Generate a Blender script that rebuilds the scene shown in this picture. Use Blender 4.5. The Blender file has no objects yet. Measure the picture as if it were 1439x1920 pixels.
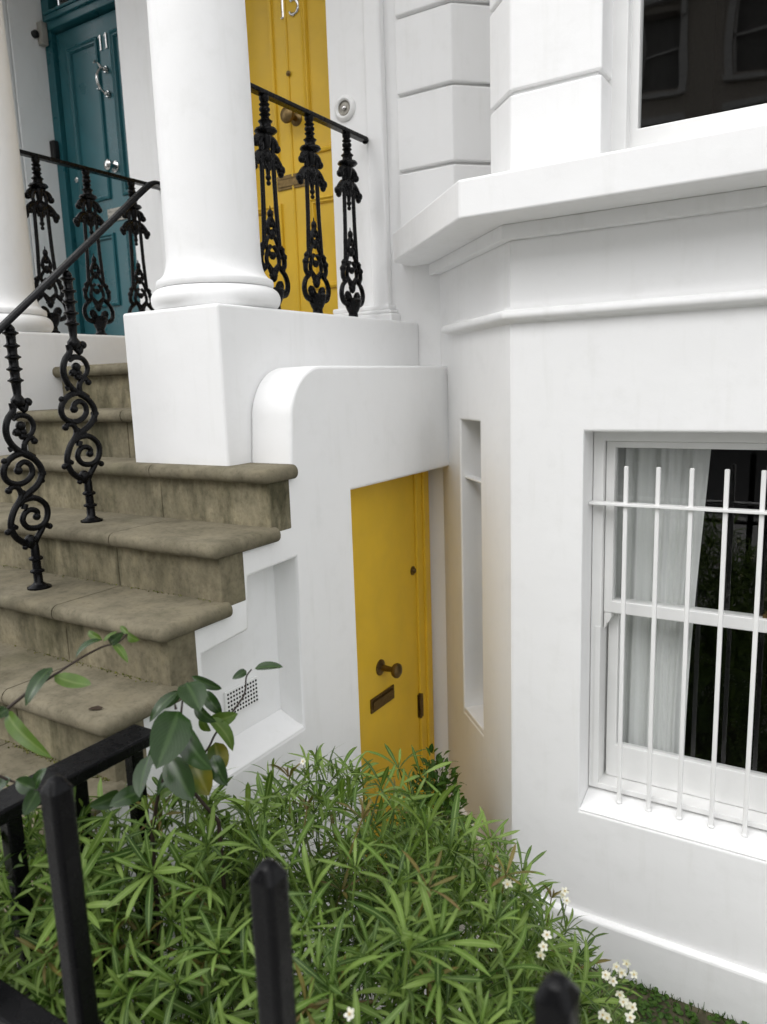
import bpy, bmesh, math, random
from mathutils import Vector, Matrix, geometry

random.seed(7)
R = math.radians
scn = bpy.context.scene
COL = scn.collection
V = Vector

# ------------------------------------------------------------------ camera
cam_d = bpy.data.cameras.new('camera')
cam = bpy.data.objects.new('camera', cam_d)
COL.objects.link(cam)
yaw, pitch, roll = R(32.0797), R(9.8601), R(-1.8833)
f0 = V((-math.sin(yaw), math.cos(yaw), 0)); r0 = V((math.cos(yaw), math.sin(yaw), 0)); u0 = V((0, 0, 1))
fw = math.cos(pitch) * f0 - math.sin(pitch) * u0
up = math.sin(pitch) * f0 + math.cos(pitch) * u0
rt = math.cos(roll) * r0 + math.sin(roll) * up
uu = -math.sin(roll) * r0 + math.cos(roll) * up
cam.matrix_world = Matrix(((rt.x, uu.x, -fw.x, 0), (rt.y, uu.y, -fw.y, 0), (rt.z, uu.z, -fw.z, 0), (0, 0, 0, 1)))
cam_d.sensor_fit = 'HORIZONTAL'; cam_d.sensor_width = 36.0
cam_d.lens = 1408.8 / 1439.0 * 36.0
cam_d.clip_start = 0.05; cam_d.clip_end = 500
cam_d.dof.use_dof = True; cam_d.dof.focus_distance = 2.2; cam_d.dof.aperture_fstop = 5.6
scn.camera = cam

# ------------------------------------------------------------------ light: bright overcast day
SUN_EL, SUN_AZ = R(52), R(18)          # the sun stands behind thin cloud, in front of the terrace
world = bpy.data.worlds.new('World'); scn.world = world; world.use_nodes = True
wn, wl = world.node_tree.nodes, world.node_tree.links
bg = wn['Background']
sky = wn.new('ShaderNodeTexSky'); sky.sky_type = 'NISHITA'; sky.sun_disc = False
sky.sun_elevation = SUN_EL; sky.sun_rotation = R(180) + SUN_AZ
sky.air_density = 1.0; sky.dust_density = 2.0; sky.ozone_density = 1.0
hs = wn.new('ShaderNodeHueSaturation'); hs.inputs['Saturation'].default_value = 0.10
wl.new(sky.outputs[0], hs.inputs['Color']); wl.new(hs.outputs[0], bg.inputs['Color'])
bg.inputs['Strength'].default_value = 0.15
sd = bpy.data.lights.new('sun', 'SUN'); sd.energy = 0.5; sd.angle = R(90); sd.color = (1.0, 0.98, 0.96)
sun = bpy.data.objects.new('sun', sd); COL.objects.link(sun)
sdir = V((math.cos(SUN_EL) * math.sin(SUN_AZ) * 1, -math.cos(SUN_EL) * math.cos(SUN_AZ), math.sin(SUN_EL)))
sun.rotation_euler = (-sdir).to_track_quat('-Z', 'Y').to_euler()
scn.view_settings.view_transform = 'Standard'; scn.view_settings.look = 'None'
scn.view_settings.gamma = 1.0; scn.view_settings.exposure = 1.08
scn.view_settings.use_curve_mapping = False
scn.cycles.use_denoising = True
scn.cycles.max_bounces = 14; scn.cycles.diffuse_bounces = 12; scn.cycles.transparent_max_bounces = 16

# ------------------------------------------------------------------ materials
def new_mat(name):
    m = bpy.data.materials.new(name); m.use_nodes = True
    nt = m.node_tree; return m, nt.nodes, nt.links, nt.nodes['Principled BSDF']

def lin(c): return (c[0], c[1], c[2], 1.0)

def noise(N, L, scale, detail=4, rough=.55, vec=None, stretch=None):
    t = N.new('ShaderNodeTexNoise'); t.inputs['Scale'].default_value = scale
    t.inputs['Detail'].default_value = detail; t.inputs['Roughness'].default_value = rough
    tc = N.new('ShaderNodeTexCoord')
    if stretch:
        mp = N.new('ShaderNodeMapping'); mp.inputs['Scale'].default_value = stretch
        L.new(tc.outputs['Object'], mp.inputs['Vector']); L.new(mp.outputs[0], t.inputs['Vector'])
    else:
        L.new(tc.outputs['Object'], t.inputs['Vector'])
    return t

def ramp(N, L, src, stops):
    r = N.new('ShaderNodeValToRGB'); e = r.color_ramp.elements
    while len(e) < len(stops): e.new(0.5)
    for k, (p, c) in enumerate(stops):
        e[k].position = p; e[k].color = lin(c) if not isinstance(c, (int, float)) else (c, c, c, 1)
    L.new(src, r.inputs[0]); return r

def mix(N, L, a, b, fac, mode='MIX'):
    m = N.new('ShaderNodeMix'); m.data_type = 'RGBA'; m.blend_type = mode
    for sock, val in ((m.inputs[6], a), (m.inputs[7], b)):
        if isinstance(val, tuple): sock.default_value = lin(val)
        else: L.new(val, sock)
    if isinstance(fac, (int, float)): m.inputs[0].default_value = fac
    else: L.new(fac, m.inputs[0])
    return m.outputs[2]

def bump(N, L, P, h, strength, dist=.002, chain=None):
    b = N.new('ShaderNodeBump'); b.inputs['Strength'].default_value = strength; b.inputs['Distance'].default_value = dist
    L.new(h, b.inputs['Height'])
    if chain: L.new(chain.outputs[0], b.inputs['Normal'])
    L.new(b.outputs[0], P.inputs['Normal']); return b

def stucco():
    m, N, L, P = new_mat('white_stucco_paint')
    n1 = noise(N, L, 1.3, 5); n2 = noise(N, L, 9, 6, .65); n3 = noise(N, L, 5.0, 3, .6, stretch=(4, 4, .5))
    c = ramp(N, L, n1.outputs[0], [(.3, (.80, .80, .797)), (.7, (.825, .825, .823))])
    c2 = ramp(N, L, n2.outputs[0], [(.28, (.935, .935, .928)), (.46, (1, 1, 1))])
    c3 = ramp(N, L, n3.outputs[0], [(.24, (.945, .945, .935)), (.44, (1, 1, 1))])
    col = mix(N, L, c.outputs[0], c2.outputs[0], .6, 'MULTIPLY')
    col = mix(N, L, col, c3.outputs[0], .8, 'MULTIPLY')
    L.new(col, P.inputs['Base Color'])
    rr = ramp(N, L, n2.outputs[0], [(.3, .55), (.7, .42)]); L.new(rr.outputs[0], P.inputs['Roughness'])
    P.inputs['Specular IOR Level'].default_value = .35
    w = noise(N, L, 3.0, 3); g = noise(N, L, 120, 4, .7); h = noise(N, L, 26, 4, .6)
    b1 = bump(N, L, P, w.outputs[0], .55, .012)
    b2 = bump(N, L, P, h.outputs[0], .32, .002, b1)
    bump(N, L, P, g.outputs[0], .20, .0009, b2)
    return m

def gloss_paint(name, col, rough=.32, var=.08, brush=.10, drip=None):
    m, N, L, P = new_mat(name)
    n = noise(N, L, 6, 5); n2 = noise(N, L, 30, 4, .6, stretch=(3, 3, .25))
    lo = tuple(c * (1 - var * 1.6) for c in col); hi = tuple(min(1, c * (1 + var)) for c in col)
    c = ramp(N, L, n.outputs[0], [(.3, lo), (.7, hi)])
    L.new(c.outputs[0], P.inputs['Base Color'])
    rr = ramp(N, L, n.outputs[0], [(.3, rough * .8), (.75, min(1, rough * 1.3))]); L.new(rr.outputs[0], P.inputs['Roughness']); P.inputs['Specular IOR Level'].default_value = .34
    b = bump(N, L, P, n2.outputs[0], brush, .002)
    w = noise(N, L, 4, 2); bump(N, L, P, w.outputs[0], .15, .006, b)
    return m

def stone(name, streak):
    m, N, L, P = new_mat(name)
    n1 = noise(N, L, 2.6, 6, .6); n2 = noise(N, L, 60, 5, .7); n3 = noise(N, L, 11, 5, .6)
    k = 1.0 if streak else .86
    base = ramp(N, L, n1.outputs[0], [(.25, tuple(k * q for q in (.146, .128, .085))), (.5, tuple(k * q for q in (.198, .175, .121))), (.78, tuple(k * q for q in (.250, .224, .162)))])
    sp = ramp(N, L, n2.outputs[0], [(.28, (.62, .6, .56)), (.5, (1, 1, 1)), (.75, (1.12, 1.1, 1.08))])
    col = mix(N, L, base.outputs[0], sp.outputs[0], .75, 'MULTIPLY')
    bl = ramp(N, L, n3.outputs[0], [(.34, (.55, .56, .53)), (.52, (.95, .95, .95)), (.68, (1.15, 1.14, 1.10))])
    col = mix(N, L, col, bl.outputs[0], .65, 'MULTIPLY')
    if streak:
        s = noise(N, L, 6.5, 6, .62, stretch=(1.4, 1.4, .42)); big = noise(N, L, 1.9, 3, .5, stretch=(1, 1, .6))
        s1 = ramp(N, L, s.outputs[0], [(.36, (.33, .345, .29)), (.56, (1.18, 1.19, 1.17))])
        s2 = ramp(N, L, big.outputs[0], [(.42, 1.0), (.56, 0.15)])
        col = mix(N, L, col, s1.outputs[0], s2.outputs[0], 'MULTIPLY')
        f = noise(N, L, 24, 5, .65, stretch=(1.6, 1.6, .8))
        fr = ramp(N, L, f.outputs[0], [(.35, (.85, .84, .80)), (.55, (1.15, 1.14, 1.1)), (.75, (1.45, 1.40, 1.28))])
        col = mix(N, L, col, fr.outputs[0], .7, 'MULTIPLY')
    g = noise(N, L, 3.1, 4, .6)
    gm = ramp(N, L, g.outputs[0], [(.56, 0.0), (.74, .34)])
    col = mix(N, L, col, (.098, .098, .045), gm.outputs[0])
    L.new(col, P.inputs['Base Color']); P.inputs['Roughness'].default_value = .88
    P.inputs['Specular IOR Level'].default_value = .25
    b = bump(N, L, P, n3.outputs[0], .5, .006); bump(N, L, P, n2.outputs[0], .45, .002, b)
    return m

def metal(name, col, rough):
    m, N, L, P = new_mat(name)
    n = noise(N, L, 60, 4); c = ramp(N, L, n.outputs[0], [(.3, tuple(x * .55 for x in col)), (.7, col)])
    L.new(c.outputs[0], P.inputs['Base Color']); P.inputs['Metallic'].default_value = 1.0
    P.inputs['Roughness'].default_value = rough
    return m

def iron():
    m, N, L, P = new_mat('black_iron_paint')
    n = noise(N, L, 40, 5, .65); n2 = noise(N, L, 9, 4)
    c = ramp(N, L, n2.outputs[0], [(.3, (.0025, .0025, .003)), (.62, (.004, .004, .0045)), (.8, (.009, .009, .010))])
    L.new(c.outputs[0], P.inputs['Base Color'])
    r = ramp(N, L, n.outputs[0], [(.3, .18), (.7, .36)]); L.new(r.outputs[0], P.inputs['Roughness'])
    P.inputs['Specular IOR Level'].default_value = .14
    b = bump(N, L, P, n2.outputs[0], .4, .004); bump(N, L, P, n.outputs[0], .35, .0012, b)
    return m

def glass():
    m = bpy.data.materials.new('window_glass'); m.use_nodes = True
    N, L = m.node_tree.nodes, m.node_tree.links; N.clear()
    o = N.new('ShaderNodeOutputMaterial'); mx = N.new('ShaderNodeMixShader')
    t = N.new('ShaderNodeBsdfTransparent'); t.inputs[0].default_value = (.88, .89, .885, 1)
    g = N.new('ShaderNodeBsdfGlossy'); g.inputs['Roughness'].default_value = .015
    lw = N.new('ShaderNodeLayerWeight'); lw.inputs['Blend'].default_value = .5     # Schlick reflectance of a double-sided pane
    pw = N.new('ShaderNodeMath'); pw.operation = 'POWER'; pw.inputs[1].default_value = 5; L.new(lw.outputs['Facing'], pw.inputs[0])
    fr = N.new('ShaderNodeMath'); fr.operation = 'MULTIPLY_ADD'; fr.inputs[1].default_value = .91; fr.inputs[2].default_value = .085; L.new(pw.outputs[0], fr.inputs[0])
    n = noise(N, L, 2.2, 2); b = N.new('ShaderNodeBump'); b.inputs['Strength'].default_value = .05; b.inputs['Distance'].default_value = .02
    L.new(n.outputs[0], b.inputs['Height']); L.new(b.outputs[0], g.inputs['Normal'])
    L.new(fr.outputs[0], mx.inputs[0]); L.new(t.outputs[0], mx.inputs[1]); L.new(g.outputs[0], mx.inputs[2]); L.new(mx.outputs[0], o.inputs[0])
    return m

def plain(name, col, rough=.7, spec=.3, var=.15, scale=12):
    m, N, L, P = new_mat(name)
    n = noise(N, L, scale, 5); c = ramp(N, L, n.outputs[0], [(.3, tuple(x * (1 - var) for x in col)), (.7, tuple(min(1, x * (1 + var)) for x in col))])
    L.new(c.outputs[0], P.inputs['Base Color']); P.inputs['Roughness'].default_value = rough
    P.inputs['Specular IOR Level'].default_value = spec
    bump(N, L, P, n.outputs[0], .3, .003)
    return m

def leaf_mat(name, dark, mid, light, rib, rough=.38, trans=.22, hue=None, veins=False):
    m, N, L, P = new_mat(name)
    geo = N.new('ShaderNodeNewGeometry'); uv = N.new('ShaderNodeUVMap'); sx = N.new('ShaderNodeSeparateXYZ')
    L.new(uv.outputs[0], sx.inputs[0])
    a = N.new('ShaderNodeMath'); a.operation = 'SUBTRACT'; a.inputs[1].default_value = .5; L.new(sx.outputs[0], a.inputs[0])
    b = N.new('ShaderNodeMath'); b.operation = 'ABSOLUTE'; L.new(a.outputs[0], b.inputs[0])
    ribf = ramp(N, L, b.outputs[0], [(.03, 1.0), (.10, 0.0)])
    c = ramp(N, L, geo.outputs['Random Per Island'], [(0, dark), (.5, mid), (1, light)])
    n = noise(N, L, 45, 4); nv = ramp(N, L, n.outputs[0], [(.3, (.8, .8, .8)), (.7, (1.12, 1.12, 1.08))])
    col = mix(N, L, c.outputs[0], nv.outputs[0], .8, 'MULTIPLY')
    if veins:                             # fine side veins running from the midrib to the edge
        ph = N.new('ShaderNodeMath'); ph.operation = 'MULTIPLY_ADD'; ph.inputs[1].default_value = -1.1; L.new(b.outputs[0], ph.inputs[0]); L.new(sx.outputs[1], ph.inputs[2])
        f1 = N.new('ShaderNodeMath'); f1.operation = 'MULTIPLY'; f1.inputs[1].default_value = 62; L.new(ph.outputs[0], f1.inputs[0])
        f2 = N.new('ShaderNodeMath'); f2.operation = 'SINE'; L.new(f1.outputs[0], f2.inputs[0])
        vf = ramp(N, L, f2.outputs[0], [(.86, 0.0), (.99, .45)])
        col = mix(N, L, col, rib, vf.outputs[0])
        nb = noise(N, L, 130, 3); bf = ramp(N, L, nb.outputs[0], [(.70, 0.0), (.76, .6)]); col = mix(N, L, col, (.10, .07, .02), bf.outputs[0])
    if hue:
        n2 = noise(N, L, 16, 2); hf = ramp(N, L, n2.outputs[0], [(.42, 0.0), (.62, 1.0)])
        col = mix(N, L, col, hue, hf.outputs[0])
    rm = N.new('ShaderNodeMath'); rm.operation = 'MULTIPLY'; rm.inputs[1].default_value = .7; L.new(ribf.outputs[0], rm.inputs[0])
    col = mix(N, L, col, rib, rm.outputs[0])
    L.new(col, P.inputs['Base Color']); P.inputs['Roughness'].default_value = rough; P.inputs['Specular IOR Level'].default_value = .24
    bump(N, L, P, n.outputs[0], .2, .001)
    tr = N.new('ShaderNodeBsdfTranslucent'); L.new(mix(N, L, col, (1.25, 1.3, .6), 1.0, 'MULTIPLY'), tr.inputs[0])
    ms = N.new('ShaderNodeMixShader'); ms.inputs[0].default_value = trans
    out = N['Material Output']; L.new(P.outputs[0], ms.inputs[1]); L.new(tr.outputs[0], ms.inputs[2]); L.new(ms.outputs[0], out.inputs[0])
    return m

M = dict(
    stucco=stucco(), white=gloss_paint('white_gloss_joinery', (.78, .78, .77), .35, .03, .06),
    yellow=gloss_paint('yellow_door_paint', (.715, .462, .036), .36, .05, .10),
    teal=gloss_paint('teal_door_paint', (.018, .105, .125), .30, .07, .10),
    tread=stone('york_stone_tread', False), riser=stone('york_stone_riser', True),
    iron=iron(), glass=glass(), brass=metal('aged_brass', (.21, .145, .065), .40), chrome=metal('polished_nickel', (.78, .77, .75), .16),
    silver=metal('satin_silver', (.30, .285, .25), .40),
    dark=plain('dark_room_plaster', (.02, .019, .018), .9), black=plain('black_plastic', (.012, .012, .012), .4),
    grey=plain('grey_plastic', (.33, .32, .29), .5), hole=plain('vent_hole_black', (.004, .004, .004), .9),
    soil=plain('mossy_soil', (.075, .068, .042), .95, .15, .45, 22), pave=plain('pavement_stone', (.36, .355, .34), .85, .2, .2, 4),
    pale=plain('pale_concrete_paving', (.50, .49, .47), .85, .2, .12, 4), road=plain('asphalt', (.05, .05, .05), .9, .2, .2, 30), brick=plain('dark_stock_brick', (.42, .38, .33), .9, .15, .3, 20),
    oppwhite=plain('white_trim_opposite', (.56, .55, .53), .7), dimglass=plain('net_curtained_glass_opposite', (.17, .165, .155), .5), curtain=None,
    stem=plain('pale_green_stem', (.15, .19, .07), .6), twig=plain('dark_brown_twig', (.030, .020, .015), .6),
)
m, N, L, P = new_mat('sheer_curtain_cloth')
nc = noise(N, L, 10, 5, .6, stretch=(6, 1, .15)); cc = ramp(N, L, nc.outputs[0], [(.3, (.78, .79, .78)), (.7, (.88, .89, .88))])
L.new(cc.outputs[0], P.inputs['Base Color']); P.inputs['Roughness'].default_value = .9
M['curtain'] = m
M['choisya'] = leaf_mat('narrow_leaf_green', (.026, .062, .008), (.098, .174, .028), (.200, .290, .070), (.270, .360, .130), .42, .28)
M['choisya_y'] = leaf_mat('narrow_leaf_old', (.09, .08, .02), (.16, .13, .03), (.14, .08, .05), (.2, .2, .08), .5, .2)
M['glossy'] = leaf_mat('broad_leaf_dark_green', (.010, .028, .007), (.017, .042, .009), (.028, .062, .012), (.050, .09, .03), .30, .14, veins=True)
_p = M['glossy'].node_tree.nodes['Principled BSDF']; _p.inputs['Specular IOR Level'].default_value = .45; _p.inputs['Roughness'].default_value = .25
M['lime'] = leaf_mat('broad_leaf_fresh_green', (.045, .09, .015), (.07, .125, .02), (.11, .16, .03), (.14, .19, .06), .34, .25, veins=True)
M['autumn'] = leaf_mat('broad_leaf_turning_yellow', (.10, .11, .012), (.15, .14, .015), (.20, .15, .015), (.19, .19, .06), .3, .2, hue=(.045, .075, .012))
M['small'] = leaf_mat('small_leaf_green', (.02, .055, .008), (.04, .09, .012), (.06, .12, .018), (.07, .14, .03), .45, .25)
M['moss'] = leaf_mat('moss_green', (.05, .055, .012), (.09, .095, .02), (.14, .13, .03), (.09, .1, .02), .8, .1)
M['petal'] = leaf_mat('white_petal', (.72, .70, .64), (.80, .79, .75), (.84, .83, .80), (.80, .78, .68), .5, .3)
M['stamen'] = plain('pale_yellow_stamen', (.62, .50, .22), .6)
M['brownleaf'] = plain('dark_dead_leaf', (.035, .022, .012), .7)

# ------------------------------------------------------------------ helpers
def obj(name, me, mat, parent=None, bevel=0.0, seg=2, smooth=None, **props):
    o = bpy.data.objects.new(name, me); COL.objects.link(o)
    if mat is not None and not me.materials: me.materials.append(mat)
    if parent is not None:
        o.parent = parent
        if parent.type == 'EMPTY': o.matrix_parent_inverse = Matrix.Translation(-parent.location)
    if smooth is not None:
        me.polygons.foreach_set('use_smooth', [True] * len(me.polygons))
        if smooth < 179: me.set_sharp_from_angle(angle=R(smooth))
    if bevel:
        b = o.modifiers.new('bevel', 'BEVEL'); b.width = bevel; b.segments = seg; b.limit_method = 'ANGLE'; b.angle_limit = R(30)
    for k, v in props.items(): o[k] = v
    return o

def thing(name, label, cat, loc, group=None):
    o = bpy.data.objects.new(name, None); COL.objects.link(o); o.location = loc
    o.empty_display_size = .1; o['label'] = label; o['category'] = cat
    if group: o['group'] = group
    return o

def tag(o, label, cat, group=None):
    o['label'] = label; o['category'] = cat
    if group: o['group'] = group
    return o

def from_bm(bm):
    me = bpy.data.meshes.new('mesh'); bm.normal_update(); bm.to_mesh(me); bm.free(); return me

def pydata(v, f):
    me = bpy.data.meshes.new('mesh'); me.from_pydata([tuple(x) for x in v], [], f); me.update(); return me

def bm_box(bm, x0, x1, y0, y1, z0, z1):
    vs = [bm.verts.new((x, y, z)) for z in (z0, z1) for x, y in ((x0, y0), (x1, y0), (x1, y1), (x0, y1))]
    for q in ((0, 3, 2, 1), (4, 5, 6, 7), (0, 1, 5, 4), (1, 2, 6, 5), (2, 3, 7, 6), (3, 0, 4, 7)):
        bm.faces.new([vs[i] for i in q])
    return vs

def box(name, x0, x1, y0, y1, z0, z1, mat, parent=None, bevel=.004, seg=2, **p):
    bm = bmesh.new(); bm_box(bm, x0, x1, y0, y1, z0, z1); bmesh.ops.recalc_face_normals(bm, faces=bm.faces)
    return obj(name, from_bm(bm), mat, parent, bevel, seg, **p)

def prism(loops, mp, thick):
    """a polygon with holes (2-D loops, the first is the outline) pushed along THICK."""
    pts = [V((a, b, 0)) for lp in loops for a, b in lp]
    tris = geometry.tessellate_polygon([[V((a, b, 0)) for a, b in lp] for lp in loops])
    n = len(pts); t = V(thick)
    v = [V(mp(p.x, p.y)) for p in pts]; v += [q + t for q in v]
    f = [tuple(tr) for tr in tris] + [tuple(i + n for i in reversed(tr)) for tr in tris]
    k = 0
    for lp in loops:
        m_ = len(lp)
        for i in range(m_):
            a, b = k + i, k + (i + 1) % m_
            f.append((a, b, b + n, a + n))
        k += m_
    bm = bmesh.new(); bv = [bm.verts.new(x) for x in v]
    for q in f:
        try: bm.faces.new([bv[i] for i in q])
        except ValueError: pass
    bmesh.ops.recalc_face_normals(bm, faces=bm.faces)
    bmesh.ops.dissolve_limit(bm, angle_limit=R(.5), verts=bm.verts, edges=bm.edges)
    return from_bm(bm)

def lathe(bm, prof, n=24, c=(0, 0, 0)):
    rings = []
    for r, z in prof:
        rings.append([bm.verts.new((c[0] + r * math.cos(2 * math.pi * i / n), c[1] + r * math.sin(2 * math.pi * i / n), c[2] + z)) for i in range(n)])
    for a, b in zip(rings, rings[1:]):
        for i in range(n): bm.faces.new((a[i], a[(i + 1) % n], b[(i + 1) % n], b[i]))
    bm.faces.new(list(reversed(rings[0]))); bm.faces.new(rings[-1])

def catmull(pts, sub=6):
    pts = [V(p) for p in pts]; q = [pts[0] * 2 - pts[1]] + pts + [pts[-1] * 2 - pts[-2]]; out = []
    for i in range(1, len(q) - 2):
        for s in range(sub):
            t = s / sub; a, b, c, d = q[i - 1], q[i], q[i + 1], q[i + 2]
            out.append(.5 * ((2 * b) + (c - a) * t + (2 * a - 5 * b + 4 * c - d) * t * t + (3 * b - a - 3 * c + d) * t ** 3))
    out.append(pts[-1]); return out

def tube(bm, pts, rad, n=8, ball=0.0, flat=None):
    """swept round bar; RAD a number or a list; BALL puts a bead on the last point; FLAT=(width factor, axis) squashes."""
    pts = [V(p) for p in pts]; m_ = len(pts)
    rr = [rad] * m_ if isinstance(rad, (int, float)) else [rad[0] + (rad[-1] - rad[0]) * i / (m_ - 1) for i in range(m_)] if len(rad) == 2 else rad
    T = [(pts[min(i + 1, m_ - 1)] - pts[max(i - 1, 0)]).normalized() for i in range(m_)]
    nrm = T[0].orthogonal().normalized(); rings = []
    for i in range(m_):
        nrm = (nrm - T[i] * nrm.dot(T[i])); nrm = nrm.normalized() if nrm.length > 1e-6 else T[i].orthogonal().normalized()
        bi = T[i].cross(nrm); ring = []
        for k in range(n):
            a = 2 * math.pi * k / n; off = (nrm * math.cos(a) + bi * math.sin(a)) * rr[i]
            if flat: ax = V(flat[1]); off = off + ax * off.dot(ax) * (flat[0] - 1)
            ring.append(bm.verts.new(pts[i] + off))
        rings.append(ring)
    for a, b in zip(rings, rings[1:]):
        for k in range(n): bm.faces.new((a[k], a[(k + 1) % n], b[(k + 1) % n], b[k]))
    bm.faces.new(list(reversed(rings[0]))); bm.faces.new(rings[-1])
    if ball: bead(bm, pts[-1], ball)

def bead(bm, c, r, s=(1, 1, 1)):
    mtx = Matrix.Translation(V(c)) @ Matrix.Diagonal((s[0], s[1], s[2], 1))
    bmesh.ops.create_icosphere(bm, subdivisions=2, radius=r, matrix=mtx)

def bar_obj(name, pts, rad, mat, parent=None, n=8, smooth=60, **p):
    bm = bmesh.new(); tube(bm, pts, rad, n); bmesh.ops.recalc_face_normals(bm, faces=bm.faces)
    return obj(name, from_bm(bm), mat, parent, smooth=smooth, **p)

def struct(o): o['kind'] = 'structure'; return o

# ------------------------------------------------------------------ key levels (camera eye = z 0, street = -1.49, basement area = -2.14)
STREET, AREA = -1.49, -2.14
YW = 3.0            # main facade plane
YB = 2.455          # bay front plane
XC = -1.5           # outer face of the wall under the steps
LAND = .108         # porch floor
PT = .253           # plinth top
TREADS = [LAND, -.0725, -.248, -.432, -.608, -.783, -.960, -1.137, -1.314]
RISERS = [2.095, 1.900, 1.737, 1.507, 1.297, 1.100, .900, .700, .500]

# ------------------------------------------------------------------ ground
def sheet(name, x0, x1, y0, y1, z, mat, th=.3):
    return struct(box(name, x0, x1, y0, y1, z - th, z, mat, None, 0))
sheet('ground', -120, 120, -120, 120, AREA - .05, M['soil'])
sheet('area_floor', -1.66, 9, .46, 2.99, AREA, M['soil'], .04)
sheet('area_bounce_paving', -.20, 9, .58, 2.12, AREA + .010, M['pale'], .006)  # unseen pale sheet, added to bounce light onto the low bay wall
sheet('area_path', -1.66, -1.004, 1.72, 2.99, AREA + .008, M['pale'], .004)
sheet('pavement', -60, 60, -3.2, .40, STREET, M['pave'], .6)
sheet('road', -60, 60, -12.0, -3.2, STREET - .12, M['road'], .5)
sheet('far_pavement', -60, 60, -16.9, -12.0, STREET, M['pave'], .6)
# kerb on which the railing stands, and the short retaining wall of the area
t = thing('kerb_wall', 'low white wall under the spiked black railing at the pavement edge', 'wall', (0, .5, AREA))
box('coping', -1.30, 8, .40, .60, STREET - .02, STREET + .06, M['pave'], t, .01)
box('wall', -1.30, 8, .44, .56, AREA, STREET - .02, M['stucco'], t, 0)

# ------------------------------------------------------------------ the white house (number 15)
house = thing('terraced_house', 'white stucco house with yellow doors, porch columns and angled bay window', 'house', (-.5, 3.4, AREA))
neigh = thing('terraced_house', 'neighbouring white house with teal door number 11 at left', 'house', (-4.2, 3.4, AREA))
S = M['stucco']
# --- main wall behind everything (set back behind the quoins); openings: door 15, door 11
UV = lambda y: (lambda a, b: (a, y, b))
obj('facade_wall', prism([[(-3.20, AREA), (-1.55, AREA), (-1.55, .45), (-1.52, .45), (-1.52, 7.5), (-3.20, 7.5)],
                          [(-2.97, LAND), (-2.97, 2.75), (-2.085, 2.75), (-2.085, LAND)]], UV(YW + .012), (0, .30, 0)), S, house, .006)
obj('facade_wall', prism([[(-7.5, AREA), (-3.204, AREA), (-3.204, 7.5), (-7.5, 7.5)],
                          [(-4.387, LAND), (-4.387, 2.75), (-3.43, 2.75), (-3.43, LAND)]], UV(YW + .012), (0, .30, 0)), S, neigh, .006)
# --- pilasters answering the columns
def pilaster(x0, xm, x1, par):
    box('pilaster', x0, xm - .002, 2.982, YW + .01, PT, 2.72, S, par, .004)
    p = box('pilaster', xm, x1, 2.964, YW + .01, PT, 2.72, S, par, .012, 3)
    bm = bmesh.new()
    for (d, z0, z1) in ((.040, PT, PT + .045), (.030, PT + .045, PT + .062), (.016, PT + .062, PT + .085)):
        bm_box(bm, x0 - d * .5, x1 + d, 2.964 - d, YW + .009, z0, z1)
    obj('pilaster_base', from_bm(bm), S, p, .008, 3)
pilaster(-2.085, -1.885, -1.80, house)
pilaster(-3.43, -3.205, -2.97, neigh)
pilaster(-4.80, -4.60, -4.387, neigh)
# --- plinth walls that carry columns and balustrades
box('plinth_wall', -2.108, -1.67, 1.75, YW + .01, -.27, PT, S, house, .010, 3)
box('plinth_wall', -3.385, -2.955, 1.75, YW + .01, -1.0, PT, S, house, .010, 3)
# porch floors (slabs)
box('porch_floor', -2.96, -2.10, 2.06, 3.30, LAND - .045, LAND, M['tread'], house, .01)
box('porch_floor', -5.0, -3.388, 1.9, 3.30, LAND - .05, LAND, M['tread'], neigh, .01)
box('porch_wall', -5.0, -3.39, 1.94, YW, AREA, LAND - .051, S, neigh, .006)
# columns
def column(cx, par):
    bm = bmesh.new()
    prof = [(.1585, .0), (.158, .06), (.1575, .25), (.1565, .55), (.154, .85), (.1505, 1.1), (.147, 1.5), (.142, 2.35)]
    cv = catmull([(r, 0, z) for r, z in prof], 4)
    lathe(bm, [(p.x, p.z) for p in cv], 64, (cx, 1.97, PT + .172))
    c = obj('porch_column', from_bm(bm), S, par, smooth=40)
    bm = bmesh.new(); bp = []
    for a in range(0, 13): an = -math.pi / 2 + math.pi * a / 12; bp.append((.180 + .038 * math.cos(an), .038 + .038 * math.sin(an)))
    bp = [(.165, 0)] + bp + [(.190, .0765), (.1945, .079), (.1965, .084), (.1965, .096), (.1945, .1005), (.188, .104), (.180, .110), (.1725, .119), (.1665, .131), (.162, .147), (.1595, .165), (.1586, .185)]
    lathe(bm, bp, 64, (cx, 1.97, PT - .001))
    obj('column_base', from_bm(bm), S, c, smooth=50)
    bm = bmesh.new(); lathe(bm, [(.143, 2.34), (.165, 2.36), (.165, 2.39), (.19, 2.43), (.2, 2.47)], 48, (cx, 1.97, PT)); bm_box(bm, cx - .21, cx + .21, 1.76, 2.18, 2.72, 2.78)
    obj('column_capital', from_bm(bm), S, c, smooth=40)
column(-1.882, house); column(-3.168, house); column(-4.62, neigh)
# entablature and roof of the porches
box('porch_roof', -3.20, -1.62, 1.68, YW + .01, 2.785, 3.35, S, house, .01)
box('porch_roof', -4.90, -3.204, 1.68, YW + .01, 2.785, 3.35, S, neigh, .01)
# fascia-high parapet over the basement door, with its quarter-round end
arc = [(2.035 - .170 * math.cos(a), -.112 + .170 * math.sin(a)) for a in [math.pi / 2 * k / 14 for k in range(15)]]
PAR = [(YW + .01, .058)] + arc[::-1] + [(1.853, -.2475)]

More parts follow.
